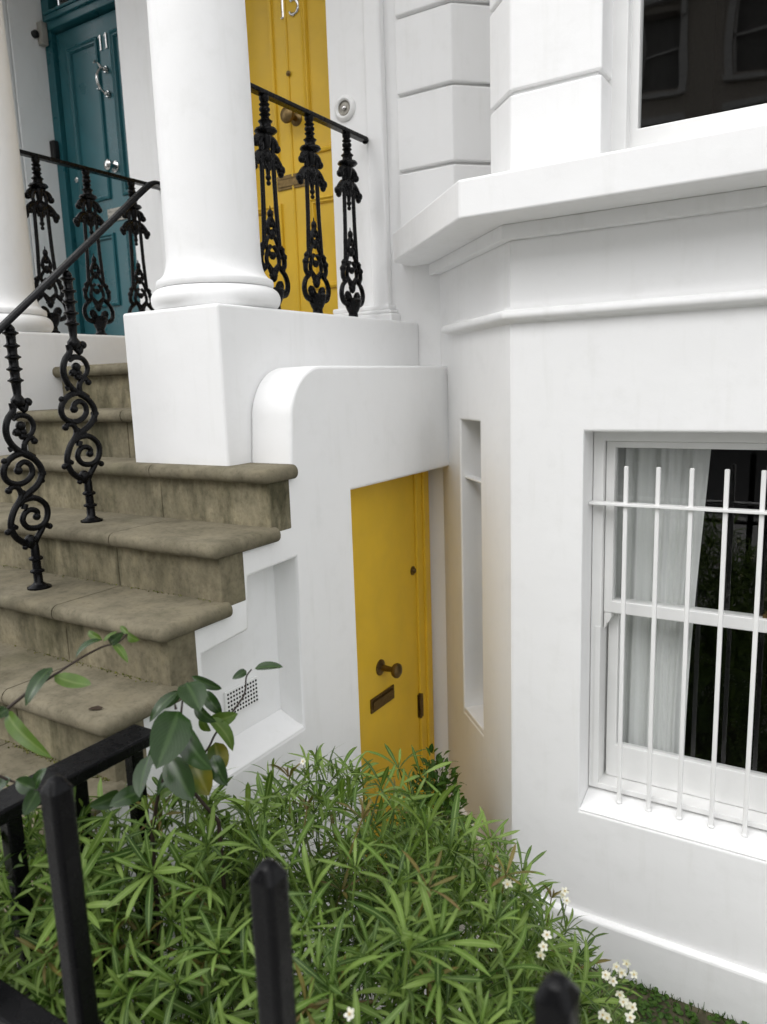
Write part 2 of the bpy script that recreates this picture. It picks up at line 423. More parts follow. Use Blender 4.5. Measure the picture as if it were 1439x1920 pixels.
# --- quoin blocks (channelled joints) at the bay's corner of the facade
Q0, QH, GAP = -1.738, .3045, .014
zs = [.886 + QH * k for k in range(-2, 7)]
backing = prism([[(-1.80, YW + .02), (-1.478, YW + .02), (-1.30, YW + .198), (-1.30, YW + .31), (-1.80, YW + .31)]], lambda a, b: (a, b, .48), (0, 0, 6.5))
obj('quoin_backing', backing, S, house, 0)
for k in range(len(zs) - 1):
    z0, z1 = max(zs[k] + GAP / 2, .50), zs[k + 1] - GAP / 2
    pl = [(Q0, YW - .015), (-1.474, YW - .015), (-1.285, YW + .174), (-1.295, YW + .184), (-1.49, YW + .018), (Q0, YW + .018)]
    obj('quoin_block', prism([pl], lambda a, b: (a, b, z0), (0, 0, z1 - z0)), S, house, .006, 2)

# --- bay: plan corners
BX0, BX1 = -1.007, .807                   # corners of the bay front
def bay_plan(d, yend=3.01):                          # outline of the bay pushed out by d
    k = d * math.tan(R(22.5))
    xl = BX0 - k - (yend - (YB - d)); xr = BX1 + k + (yend - (YB - d))
    return [(xl, yend), (BX0 - k, YB - d), (BX1 + k, YB - d), (xr, yend)]
WT = .22                                  # wall thickness
# front wall of the bay (lower storey), opening for the barred window
W0, W1, WZ0, WZ1 = -.750, .550, -1.545, -.185
kk = WT * math.tan(R(22.5))
def front_wall():
    loops = [[(BX0, AREA - .03), (BX1, AREA - .03), (BX1, .45), (BX0, .45)], [(W0, WZ0), (W0, WZ1), (W1, WZ1), (W1, WZ0)]]
    me = prism(loops, UV(YB), (0, WT, 0))
    for v in me.vertices:                 # mitre the ends
        if v.co.y > YB + .1 and abs(v.co.x - BX0) < 1e-4: v.co.x += kk
        if v.co.y > YB + .1 and abs(v.co.x - BX1) < 1e-4: v.co.x -= kk
    return me
obj('bay_wall', front_wall(), S, house, .008, 3)
# angled side: opening for the slit window
sq = math.sqrt(.5)
def angled(s, z, sgn=-1): return (BX0 - s * sq, YB + s * sq, z) if sgn < 0 else (BX1 + s * sq, YB + s * sq, z)
LS = (YW + .012 - YB) / sq
def side_wall(sgn):
    loops = [[(0, AREA - .03), (LS, AREA - .03), (LS, .45), (0, .45)], [(.212, -1.459), (.212, -.166), (.540, -.166), (.540, -1.459)]]
    d = (sq * WT, sq * WT, 0) if sgn < 0 else (-sq * WT, sq * WT, 0)
    me = prism(loops, lambda a, b: angled(a, b, sgn), d)
    for v in me.vertices:
        s = (v.co.y - YB) / sq
        o = ((v.co.x - BX0) * sq * -sgn * -1 + (v.co.y - YB) * sq) if sgn < 0 else (-(v.co.x - BX1) * sq + (v.co.y - YB) * sq)
        if o > .1 and (s - WT) < 1e-3:   # mitre against the front
            e = V((-sq, sq, 0)) if sgn < 0 else V((sq, sq, 0)); v.co += e * kk
    return me
obj('bay_wall', side_wall(-1), S, house, .008, 3)
obj('bay_wall', side_wall(1), S, house, .008, 3)
# base course of the bay and the facade
def course(name, d, z0, z1, parent, bev=.006, top_slope=0.0, cut=None, seg=2):
    """a band that runs round the bay, standing D proud of its wall"""
    o = bay_plan(d); i = bay_plan(-.02)
    if cut is not None:                   # square end on the facade, at x = cut
        k = o[1][1] + (o[1][0] - cut); o = [(cut, YW + .01), (cut, k)] + o[1:]
    loop = o + list(reversed(i))
    me = prism([loop], lambda a, b: (a, b, z0), (0, 0, z1 - z0))
    return obj(name, me, S, parent, bev, seg)
course('base_course', .026, AREA - .02, -1.945, house, .014, seg=3)
# half-round string course: three stacked bands read as one moulding
def moulding(name, prof, parent):
    """profile (out, z) swept round the bay"""
    bm = bmesh.new(); cols = []
    for d, z in prof: cols.append([bm.verts.new((x, y, z)) for x, y in bay_plan(d, 2.893 + min(d, 0) * 0 - (.004 if d > .03 else 0))])
    for a, b in zip(cols, cols[1:]):
        for i in range(3): bm.faces.new((a[i], a[i + 1], b[i + 1], b[i]))
    for i in (0, 3): bm.faces.new([c[i] for c in cols])
    bmesh.ops.recalc_face_normals(bm, faces=bm.faces)
    return obj(name, from_bm(bm), S, parent, smooth=40)
pr = [(-.01, .231), (.023, .231), (.023, .225)] + [(.020 + .018 * math.sin(a), .204 + .018 * math.cos(a)) for a in [R(10 + 16 * k) for k in range(11)]] + [(.010, .184), (.004, .178), (-.01, .177)]
moulding('string_course', pr, house)
# fascia and sill slab under the raised-ground-floor windows
course('sill_fascia', .036, .448, .494, house, .003)
course('window_sill', .208, .4945, .613, house, .008, cut=-1.70, seg=3)

# --- raised-ground-floor bay: corner pier, its groove joints, side window, front window
def pier(sgn):
    m_ = lambda x: x if sgn < 0 else (BX0 + BX1) - x
    pl = [(-.70, 2.42), (-.99, 2.42), (-1.116, 2.546), (-.96, 2.702), (-.70, 2.702)]
    plb = [(-.714, 2.434), (-.984, 2.434), (-1.096, 2.546), (-.965, 2.69), (-.714, 2.69)]
    obj('pier_core', prism([[(m_(a), b) for a, b in plb]], lambda a, b: (a, b, .60), (0, 0, 2.2)), S, house, 0)
    for k in range(len(zs) - 1):
        z0, z1 = max(zs[k] + .010, .615), zs[k + 1] - .004
        if z1 < z0 + .05 or z1 > 2.8: continue
        q = [(m_(a), b) for a, b in pl]
        obj('pier_block', prism([q], lambda a, b: (a, b, z0), (0, 0, z1 - z0)), S, house, .006, 2)
pier(-1); pier(1)
box('bay_lintel', -1.0, .80, 2.46, 2.72, 2.55, 3.2, S, house, .01)

# --- windows
def pane(name, x0, x1, y, z0, z1, parent):
    return obj(name, pydata([(x0, y, z0), (x1, y, z0), (x1, y, z1), (x0, y, z1)], [(0, 1, 2, 3)]), M['glass'], parent)
def frame_ring(name, x0, x1, z0, z1, l, r, b, t, y0, y1, mat, parent, bev=.003):
    loops = [[(x0, z0), (x1, z0), (x1, z1), (x0, z1)], [(x0 + l, z0 + b), (x0 + l, z1 - t), (x1 - r, z1 - t), (x1 - r, z0 + b)]]
    return obj(name, prism(loops, UV(y0), (0, y1 - y0, 0)), mat, parent, bev)
win = frame_ring('sash_window', W0 + .002, W1 - .002, -1.500, WZ1 - .002, .036, .036, .02, .036, 2.560, 2.672, M['white'], house)
win['label'] = 'barred lower sash window'
us = frame_ring('sash', W0 + .040, W1 - .040, -.832, WZ1 - .040, .030, .030, .044, .022, 2.582, 2.620, M['white'], win)
ls = frame_ring('sash', W0 + .046, W1 - .046, -1.478, -.797, .036, .036, .128, .036, 2.628, 2.666, M['white'], win)
pane('pane', W0 + .068, W1 - .068, 2.602, -.80, -.23, win); pane('pane', W0 + .078, W1 - .078, 2.648, -1.36, -.82, win)
bm = bmesh.new(); bm_box(bm, W0 + .018, W0 + .038, 2.556, 2.562, -1.49, -.88)   # parting bead on the left pulley stile
bm_box(bm, W0 + .070, W1 - .07, 2.652, 2.66, -1.366, -1.352)
obj('glazing_bead', from_bm(bm), M['white'], win, .002)
for x in (W0 + .041, W1 - .067):       # sash horns
    hp = [(x, -.8325), (x + .026, -.8325), (x + .026, -.850), (x + .018, -.868), (x + .010, -.874), (x + .008, -.888), (x, -.895)]
    obj('sash_horn', prism([hp], UV(2.584), (0, .034, 0)), M['white'], win, .003)
# sloping window board
sl = prism([[(2.4565, -1.5446), (2.4570, -1.540), (2.56, -1.512), (2.68, -1.500), (2.68, -1.5446)]], lambda a, b: (W0 + .001, a, b), (W1 - W0 - .002, 0, 0))
obj('window_ledge', sl, S, win, .004, 2)
# brass catch
bm = bmesh.new(); bm_box(bm, -.222, -.178, 2.60, 2.65, -.7965, -.790); bm_box(bm, -.206, -.192, 2.60, 2.66, -.790, -.776); tube(bm, [(-.20, 2.612, -.79), (-.194, 2.606, -.768), (-.186, 2.606, -.764)], .005, 8, .008)
obj('sash_catch', from_bm(bm), M['brass'], win, smooth=50)
# front window of the raised ground floor
wu = frame_ring('sash_window', -.716, .516, .6225, 2.549, .0625, .0625, .045, .045, 2.530, 2.66, M['white'], house)
wu['label'] = 'large upper bay window'
frame_ring('sash', -.656, .456, .664, 1.64, .028, .028, .088, .03, 2.570, 2.612, M['white'], wu)
frame_ring('sash', -.652, .452, 1.61, 2.503, .024, .024, .04, .05, 2.614, 2.655, M['white'], wu)
pane('pane', -.640, .440, 2.592, .74, 1.62, wu); pane('pane', -.640, .440, 2.635, 1.63, 2.47, wu)
# slit window of the angled side: frame, glass and one security bar
def side_box(bm, s0, s1, d0, d1, z0, z1, sgn=-1):
    n = V((sq, sq, 0)) if sgn < 0 else V((-sq, sq, 0)); vs = []
    for z in (z0, z1):
        for s, d in ((s0, d0), (s1, d0), (s1, d1), (s0, d1)): vs.append(bm.verts.new(V(angled(s, z, sgn)) + n * d))
    for q in ((0, 3, 2, 1), (4, 5, 6, 7), (0, 1, 5, 4), (1, 2, 6, 5), (2, 3, 7, 6), (3, 0, 4, 7)): bm.faces.new([vs[i] for i in q])
for sg in (-1, 1):
    bm = bmesh.new()
    for a in ((.214, .244, -1.457, -.168), (.508, .538, -1.457, -.168), (.2445, .5075, -1.457, -1.39), (.2445, .5075, -.20, -.168), (.2445, .5075, -.82, -.785)): side_box(bm, a[0], a[1], .105, .15, a[2], a[3], sg)
    bmesh.ops.recalc_face_normals(bm, faces=bm.faces)
    sw = obj('slit_window', from_bm(bm), M['white'], house, .003)
    bm = bmesh.new(); side_box(bm, .2445, .5075, .124, .128, -1.39, -.20, sg); bmesh.ops.recalc_face_normals(bm, faces=bm.faces); obj('pane', from_bm(bm), M['glass'], sw)
    bm = bmesh.new(); side_box(bm, .213, .539, .001, .104, -1.458, -1.436, sg)
    obj('window_ledge', from_bm(bm), S, sw, .004)
bm = bmesh.new(); side_box(bm, .2125, .5395, .020, .060, -.413, -.405); side_box(bm, .236, .254, .03, .05, -1.43, -.24)
bmesh.ops.recalc_face_normals(bm, faces=bm.faces)
tag(obj('security_bar', from_bm(bm), M['white'], None, .002), 'white security bar across the narrow slit window beside the basement door', 'window bar')
# side window of the upper bay (mostly behind the pier)
bm = bmesh.new(); side_box(bm, .10, .70, .29, .33, .622, 2.5); side_box(bm, .16, .64, .285, .2899, .72, 2.4)
bmesh.ops.recalc_face_normals(bm, faces=bm.faces); obj('side_window', from_bm(bm), M['white'], house, .004)

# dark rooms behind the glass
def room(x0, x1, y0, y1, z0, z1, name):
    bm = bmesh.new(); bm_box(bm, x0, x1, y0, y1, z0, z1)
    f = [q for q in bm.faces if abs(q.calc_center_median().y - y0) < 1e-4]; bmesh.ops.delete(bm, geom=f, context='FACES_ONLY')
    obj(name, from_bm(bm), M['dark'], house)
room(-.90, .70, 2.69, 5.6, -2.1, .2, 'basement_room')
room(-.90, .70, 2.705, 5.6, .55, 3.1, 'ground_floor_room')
# sheer curtain at the left of the lower window
bm = bmesh.new(); nx, nz = 70, 16; grid = []
for j in range(nz + 1):
    z = -1.62 + 1.46 * j / nz; row = []
    for i in range(nx + 1):
        t_ = i / nx; edge = .315 + .018 * math.sin(2.2 * z + 1) - .03 * (1 - j / nz)
        x = -.722 + edge * t_; y = 2.735 + .010 * math.sin(t_ * 30 + 2.2 * math.sin(t_ * 5) + .5 * math.sin(z * 2)) + .005 * math.sin(t_ * 63 + 2 * math.sin(t_ * 9) + z)
        row.append(bm.verts.new((x, y, z)))
    grid.append(row)
for j in range(nz):
    for i in range(nx): bm.faces.new((grid[j][i], grid[j][i + 1], grid[j + 1][i + 1], grid[j + 1][i]))
tag(obj('curtain', from_bm(bm), M['curtain'], None, smooth=180), 'pale sheer curtain hanging inside the barred lower window', 'curtain')

# --- window guard
g = thing('window_guard', 'white bars and cross rail guarding the lower bay window', 'window guard', (-.1, 2.53, -1.52))
bar = None
for k in range(12):
    x = -.628 + .1025 * k
    if bar is None:
        bm = bmesh.new(); bm_box(bm, -.0072, .0072, -.0072, .0072, 0, 1.215); bmesh.ops.create_cone(bm, cap_ends=True, segments=12, radius1=.012, radius2=.010, depth=.008, matrix=Matrix.Translation((0, 0, .003)))
        bar = obj('bar', from_bm(bm), M['white'], g, .003); o = bar
    else:
        o = bar.copy(); COL.objects.link(o)
    o.location = (x, 2.530, -1.518 - .0)
bm = bmesh.new(); bm_box(bm, W0 + .002, W1 - .002, 2.512, 2.548, -.437, -.427)
obj('cross_rail', from_bm(bm), M['white'], g, .002)

# --- doors
def door_panels(door, mat, rects, y):
    for x0, x1, z0, z1 in rects:          # raised bolection moulding and recessed field
        w = .03
        bm = bmesh.new()
        def ring(a, ya, b, yb):
            A = [(x0 + a, z0 + a), (x1 - a, z0 + a), (x1 - a, z1 - a), (x0 + a, z1 - a)]; B = [(x0 + b, z0 + b), (x1 - b, z0 + b), (x1 - b, z1 - b), (x0 + b, z1 - b)]
            va = [bm.verts.new((p[0], ya, p[1])) for p in A]; vb = [bm.verts.new((p[0], yb, p[1])) for p in B]
            for i in range(4): bm.faces.new((va[i], va[(i + 1) % 4], vb[(i + 1) % 4], vb[i]))
            return vb
        ring(0, y, .002, y - .012); ring(.002, y - .012, .012, y - .016); ring(.012, y - .016, .020, y - .007); ring(.020, y - .007, .027, y - .007)
        ring(.027, y - .007, .034, y + .008); vb = ring(.034, y + .008, .040, y + .008); bm.faces.new(vb)
        bmesh.ops.recalc_face_normals(bm, faces=bm.faces)
        obj('panel', from_bm(bm), mat, door)

def door_leaf(name, x0, x1, z0, z1, y, rects, mat, parent):
    holes = [[(a + .032, c + .032), (a + .032, d - .032), (b - .032, d - .032), (b - .032, c + .032)] for a, b, c, d in rects]
    return obj(name, prism([[(x0, z0), (x1, z0), (x1, z1), (x0, z1)]] + holes, UV(y), (0, .045, 0)), mat, parent)

def knob_mesh(r=.030, depth=.062):
    bm = bmesh.new()
    lathe(bm, [(.034, 0), (.034, .004), (.026, .008), (.014, .012), (.011, depth - .040), (.015, depth - .034), (r * .86, depth - .028), (r, depth - .017), (r * .94, depth - .008), (r * .62, depth - .001), (.004, depth + .002)], 28)
    return from_bm(bm)

Y15 = 3.255
rects15 = [(-2.885, -2.600, 1.135, 2.01), (-2.425, -2.150, 1.135, 2.01), (-2.885, -2.600, .48, .93), (-2.425, -2.150, .48, .93)]
d15 = door_leaf('front_door', -2.955, -2.10, LAND + .012, 2.13, Y15, rects15, M['yellow'], house); d15['label'] = 'yellow panelled front door numbered 15'
door_panels(d15, M['yellow'], rects15, Y15)
bm = bmesh.new(); tube(bm, [(-2.520, Y15 - .001, LAND + .02), (-2.520, Y15 - .001, 2.12)], .008, 10)
obj('centre_bead', from_bm(bm), M['yellow'], d15, smooth=60)
box('door_frame', -2.968, -2.087, Y15 - .03, Y15 + .06, 2.134, 2.24, M['yellow'], house, .006)
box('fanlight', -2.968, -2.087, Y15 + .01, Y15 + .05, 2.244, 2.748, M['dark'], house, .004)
o = obj('door_knob', knob_mesh(.040, .092), M['brass'], d15, smooth=40); o.location = (-2.480, Y15, 1.318); o.rotation_euler = (R(90), 0, 0)
bm = bmesh.new(); lathe(bm, [(.013, 0), (.013, .004), (.007, .006), (.006, .012)], 20)
o = obj('lock_cylinder', from_bm(bm), M['brass'], d15, smooth=40); o.location = (-2.513, Y15 - .006, 1.535); o.rotation_euler = (R(90), 0, 0)
def letter_plate(cx, cz, w, h, mat, parent, axis='y', pos=0.0, tilt=0.0):
    bm = bmesh.new()
    bm_box(bm, -w / 2, w / 2, -.006, .0, -h / 2, h / 2)
    bm_box(bm, -w / 2 + .012, w / 2 - .012, -.010, -.0061, -h / 2 + .013, h / 2 - .013)
    bm_box(bm, -w / 2 + .012, w / 2 - .012, -.0125, -.0101, h / 2 - .020, h / 2 - .013)
    for sx in (-1, 1): bmesh.ops.create_cone(bm, cap_ends=True, segments=10, radius1=.004, radius2=.003, depth=.003, matrix=Matrix.Translation((sx * (w / 2 - .0065), -.0075, 0)) @ Matrix.Rotation(R(90), 4, 'X'))
    o = obj('letter_plate', from_bm(bm), mat, parent, .0015)
    if axis == 'y': o.location = (cx, pos, cz)
    else: o.location = (pos, cx, cz); o.rotation_euler = (0, 0, R(90))
    return o
letter_plate(-2.515, 1.028, .215, .070, M['brass'], d15, pos=Y15 - .001)
def stroke_digit(kind):
    """serif numerals as flat bevelled strokes in x-z, about .1 tall"""
    bm = bmesh.new()
    def st(p, r): tube(bm, catmull([(a, 0, b) for a, b in p], 5) if len(p) > 2 else [(p[0][0], 0, p[0][1]), (p[1][0], 0, p[1][1])], r, 8, flat=(.55, (0, 1, 0)))
    if kind == '1':
        st([(0, .004), (0, .098)], [.0075, .0075]); st([(-.011, .003), (.011, .003)], [.004, .004]); st([(0, .097), (-.010, .088), (-.020, .083)], [.006, .003])
    else:
        st([(-.016, .096), (.024, .097)], [.0065, .0055]); st([(-.016, .097), (-.019, .058)], [.004, .004])
        st([(-.019, .056), (-.004, .062), (.014, .055), (.024, .034), (.018, .012), (0, .002), (-.018, .006), (-.024, .016)], [.004, .0065, .007, .0075, .007, .006, .005, .005] * 4 + [.005] * 4)
    return from_bm(bm)
one, five = stroke_digit('1'), stroke_digit('5')
def digit(me, x, z, y, mat, parent, s=1.0):
    o = obj('house_number', me.copy(), mat, parent, smooth=60); o.location = (x, y - .006, z); o.scale = (s, s, s); return o
digit(one, -2.530, 1.792, Y15, M['chrome'], d15, 1.12); digit(five, -2.462, 1.792, Y15, M['chrome'], d15, 1.12)

rects11 = [(-4.21, -3.925, 1.150, 2.055), (-3.815, -3.54, 1.150, 2.055), (-4.21, -3.925, .52, .955), (-3.815, -3.54, .52, .955)]
Y11 = 3.262
d11 = door_leaf('front_door', -4.300, -3.47, LAND + .012, 2.155, Y11, rects11, M['teal'], neigh); d11['label'] = 'teal panelled front door numbered 11'
door_panels(d11, M['teal'], rects11, Y11)
fr = frame_ring('door_frame', -4.385, -3.432, LAND + .004, 2.745, .068, .03, .001, .05, Y11 - .022, Y11 + .05, M['teal'], neigh, .006)
bm = bmesh.new()
bm_box(bm, -4.316, -3.463, Y11 - .045, Y11 + .03, 2.170, 2.275); bm_box(bm, -4.309, -3.463, Y11 - .062, Y11 - .0455, 2.215, 2.245); bm_box(bm, -4.309, -3.463, Y11 - .07, Y11 - .0455, 2.246, 2.262)
obj('transom', from_bm(bm), M['teal'], fr, .005)
pane('fanlight_pane', -4.31, -3.46, Y11 + .01, 2.275, 2.70, fr)
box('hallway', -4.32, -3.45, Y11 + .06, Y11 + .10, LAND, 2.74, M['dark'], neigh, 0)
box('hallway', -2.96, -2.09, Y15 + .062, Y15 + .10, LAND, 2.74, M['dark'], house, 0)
for mw_x, z in ((-3.898, 1.974), (-3.848, 1.974)): digit(one, mw_x, z, Y11, M['chrome'], d11, .82)
o = obj('door_knob', knob_mesh(.032, .066), M['chrome'], d11, smooth=40); o.location = (-3.870, Y11, 1.325); o.rotation_euler = (R(90), 0, 0)
bm = bmesh.new(); lathe(bm, [(.017, 0), (.017, .006), (.010, .009), (.009, .011)], 20)
o = obj('lock_cylinder', from_bm(bm), M['chrome'], d11, smooth=40); o.location = (-4.232, Y11, 1.307); o.rotation_euler = (R(90), 0, 0)
letter_plate(-3.868, 1.055, .20, .075, M['silver'], d11, pos=Y11 - .001)
# doctor's knocker: two bosses, a bowed bar with a curled top
bm = bmesh.new(); kx = -3.868
for z in (1.862, 1.728): bmesh.ops.create_cone(bm, cap_ends=True, segments=20, radius1=.022, radius2=.017, depth=.014, matrix=Matrix.Translation((kx, Y11 - .006, z)) @ Matrix.Rotation(R(90), 4, 'X')); bead(bm, (kx, Y11 - .02, z), .014)
tube(bm, catmull([(kx, Y11 - .022, 1.862), (kx - .004, Y11 - .048, 1.848), (kx - .006, Y11 - .066, 1.820), (kx - .006, Y11 - .070, 1.785), (kx - .004, Y11 - .056, 1.748), (kx, Y11 - .026, 1.728)]), [.007] * 4 + [.010] * 22 + [.008] * 5, 10)
tube(bm, catmull([(kx - .002, Y11 - .036, 1.860), (kx - .006, Y11 - .052, 1.880), (kx - .008, Y11 - .072, 1.888), (kx - .008, Y11 - .082, 1.878)]), [.009, .004], 10, .006)
tube(bm, catmull([(kx - .002, Y11 - .04, 1.742), (kx - .004, Y11 - .062, 1.735), (kx - .004, Y11 - .078, 1.738)]), [.007, .003], 8)
obj('door_knocker', from_bm(bm), M['chrome'], d11, smooth=50)

# basement door in the side of the steps
XD = -1.632
db = box('basement_door', XD - .04, XD, 2.13, 2.858, AREA + .05, -.36, M['yellow'], house, .003); db['label'] = 'flush yellow basement door'
frb = bmesh.new()
for a in ((2.861, 2.915, .012), (2.9155, 2.950, .022), (2.9505, 2.985, .012)): bm_box(frb, XD - .06, XD + a[2] - .002, a[0], a[1], AREA + .001, -.36)
obj('door_frame', from_bm(frb), M['yellow'], house, .004)
o = obj('door_knob', knob_mesh(.032, .098), M['brass'], db, smooth=40); o.location = (XD, 2.537, -1.190); o.rotation_euler = (0, R(90), 0)
letter_plate(2.541, -1.333, .185, .062, M['brass'], db, 'x', XD + .001)
bm = bmesh.new(); lathe(bm, [(.020, 0), (.020, .004), (.012, .008), (.010, .014), (.003, .016)], 20)
o = obj('lock_cylinder', from_bm(bm), M['brass'], db, smooth=40); o.location = (XD, 2.832, -.838); o.rotation_euler = (0, R(90), 0)
bm = bmesh.new(); bm_box(bm, XD - .001, XD + .004, 2.845, 2.858, -1.545, -1.435); bm_box(bm, XD + .010, XD + .014, 2.862, 2.876, -1.545, -1.435); tube(bm, [(XD + .008, 2.860, -1.55), (XD + .008, 2.860, -1.43)], .007, 10)
obj('hinge', from_bm(bm), M['brass'], db)
box('doorstep', XD - .1, XC + .06, 2.16, 2.98, AREA - .02, AREA + .045, M['tread'], house, .01)
box('passage_ceiling', -2.0, XC - .105, 2.0, 2.988, -.358, -.30, S, house, 0)
box('passage_wall', XD - .30, XD - .26, 2.0, 2.988, AREA, -.36, S, house, 0)

# ------------------------------------------------------------------ steps
steps = thing('front_steps', 'flight of worn brown stone steps up to the porch', 'steps', (-2.5, 1.2, STREET))
def slab(x0, x1, y0, y1, z, rnd_r, rnd_l=False, th=.046):
    bm = bmesh.new(); vs = bm_box(bm, x0, x1, y0, y1, z - th, z)
    bmesh.ops.recalc_face_normals(bm, faces=bm.faces)
    def ends(e, ax, val): return all(abs(v.co[ax] - val) < 1e-5 for v in e.verts)
    es = [e for e in bm.edges if (ends(e, 1, y0) and (ends(e, 2, z) or ends(e, 2, z - th))) or (rnd_r and ends(e, 0, x1) and not ends(e, 1, y1)) or (rnd_l and ends(e, 0, x0) and not ends(e, 1, y1))]
    bmesh.ops.bevel(bm, geom=es, offset=.0215, segments=5, profile=.5, affect='EDGES')
    return obj('tread', from_bm(bm), M['tread'], steps, smooth=35)
# joints between the stones of each step, read from the photograph
joints = {0: [-2.30], 1: [-2.30], 2: [-1.98], 3: [-1.92], 4: [-1.93], 5: [-1.89], 6: [-1.95], 7: [-2.3], 8: [-2.0]}
for i, (z, y) in enumerate(zip(TREADS, RISERS)):
    nose = y - .040
    x0, x1 = (-2.953, -2.11) if i < 2 else (-3.56, -1.473)
    back = RISERS[i - 1] + .014 if i else 2.058 + .05
    if i == 0: back = 2.058 + .001
    if i == 2: back = 1.852
    xs = [x0] + sorted(joints[i]) + [x1]
    for k in range(len(xs) - 1):
        if i == 0: pass
        slab(xs[k] + (.0022 if k else 0), xs[k + 1] - (.0022 if k < len(xs) - 2 else 0), nose, max(back, nose + .1), z, k == len(xs) - 2 and i >= 2, k == 0 and i >= 2)
    zb = (TREADS[i + 1] if i + 1 < len(TREADS) else STREET) - .02
    rx = [x0 + (.0 if i < 2 else .04)] + [j + random.uniform(-.02, .02) for j in joints[i]] + [x1 if i < 2 else XC + .003]
    for k in range(len(rx) - 1):
        box('riser', rx[k] + (.0012 if k else 0), rx[k + 1] - .0012, y, y + .10, zb, z - .0455, M['riser'], steps, .004)
# wall under the steps (one outline with its recessed niche), with the air brick in it
outl = PAR + [(1.853, -.2945), (1.742, -.2945)]
for i in range(2, 8):
    zt = TREADS[i + 1] - .0465
    outl += [(RISERS[i] + .005, zt), (RISERS[i + 1] + .005, zt)]
outl += [(RISERS[8] + .005, AREA - .05), (2.18, AREA - .05), (2.18, -.378), (YW + .01, -.378)]
niche = [(1.42, -1.135), (1.42, -.735), (1.612, -.722), (1.624, -.560), (1.857, -.552), (1.851, -1.135)]
obj('cheek_wall', prism([outl, niche], lambda a, b: (XC, a, b), (-.168, 0, 0)), S, steps, .010, 3, smooth=35, label='white wall under the steps with a stepped recess')
obj('niche_back', prism([[(1.36, -1.2), (1.36, -.70), (1.56, -.69), (1.56, -.50), (1.90, -.50), (1.90, -1.2)]], lambda a, b: (XC - .16, a, b), (.0595, 0, 0)), S, steps, 0)
obj('niche_ledge', prism([[(XC - .10, -1.18), (XC - .10, -1.09), (XC - .002, -1.1345), (XC - .002, -1.18)]], lambda a, b: (a, 1.421, b), (0, .429, 0)), S, steps, .003)
vent = box('air_vent', XC - .0995, XC - .092, 1.585, 1.738, -1.018, -.930, M['white'], steps, .003)
bm = bmesh.new()
for r_ in range(6):
    for c_ in range(11):
        bmesh.ops.create_cone(bm, cap_ends=True, segments=10, radius1=.0036, radius2=.0036, depth=.004, matrix=Matrix.Translation((XC - .0925, 1.597 + c_ * .0129, -1.007 + r_ * .0132)) @ Matrix.Rotation(R(90), 4, 'Y'))
obj('vent_hole', from_bm(bm), M['hole'], vent)
box('stair_core', -3.50, -2.0, 1.95, 2.9, AREA, -.32, S, steps, 0)
box('cheek_wall', -3.56, -3.45, .5, 1.74, AREA, -.30, S, steps, 0)
# dead leaf lying on a tread
bm = bmesh.new(); v = [bm.verts.new(p) for p in ((-.019, 0, .001), (-.006, -.010, .004), (.014, -.006, .002), (.020, .003, .004), (.004, .010, .006), (-.012, .007, .003))]
bm.faces.new(v); o = obj('fallen_leaf', from_bm(bm), M['brownleaf']); o.location = (-1.560, 1.105, TREADS[5] + .001); o.rotation_euler = (0, 0, .5)
tag(o, 'small dark dead leaf lying on the corner of a stone step', 'leaf')

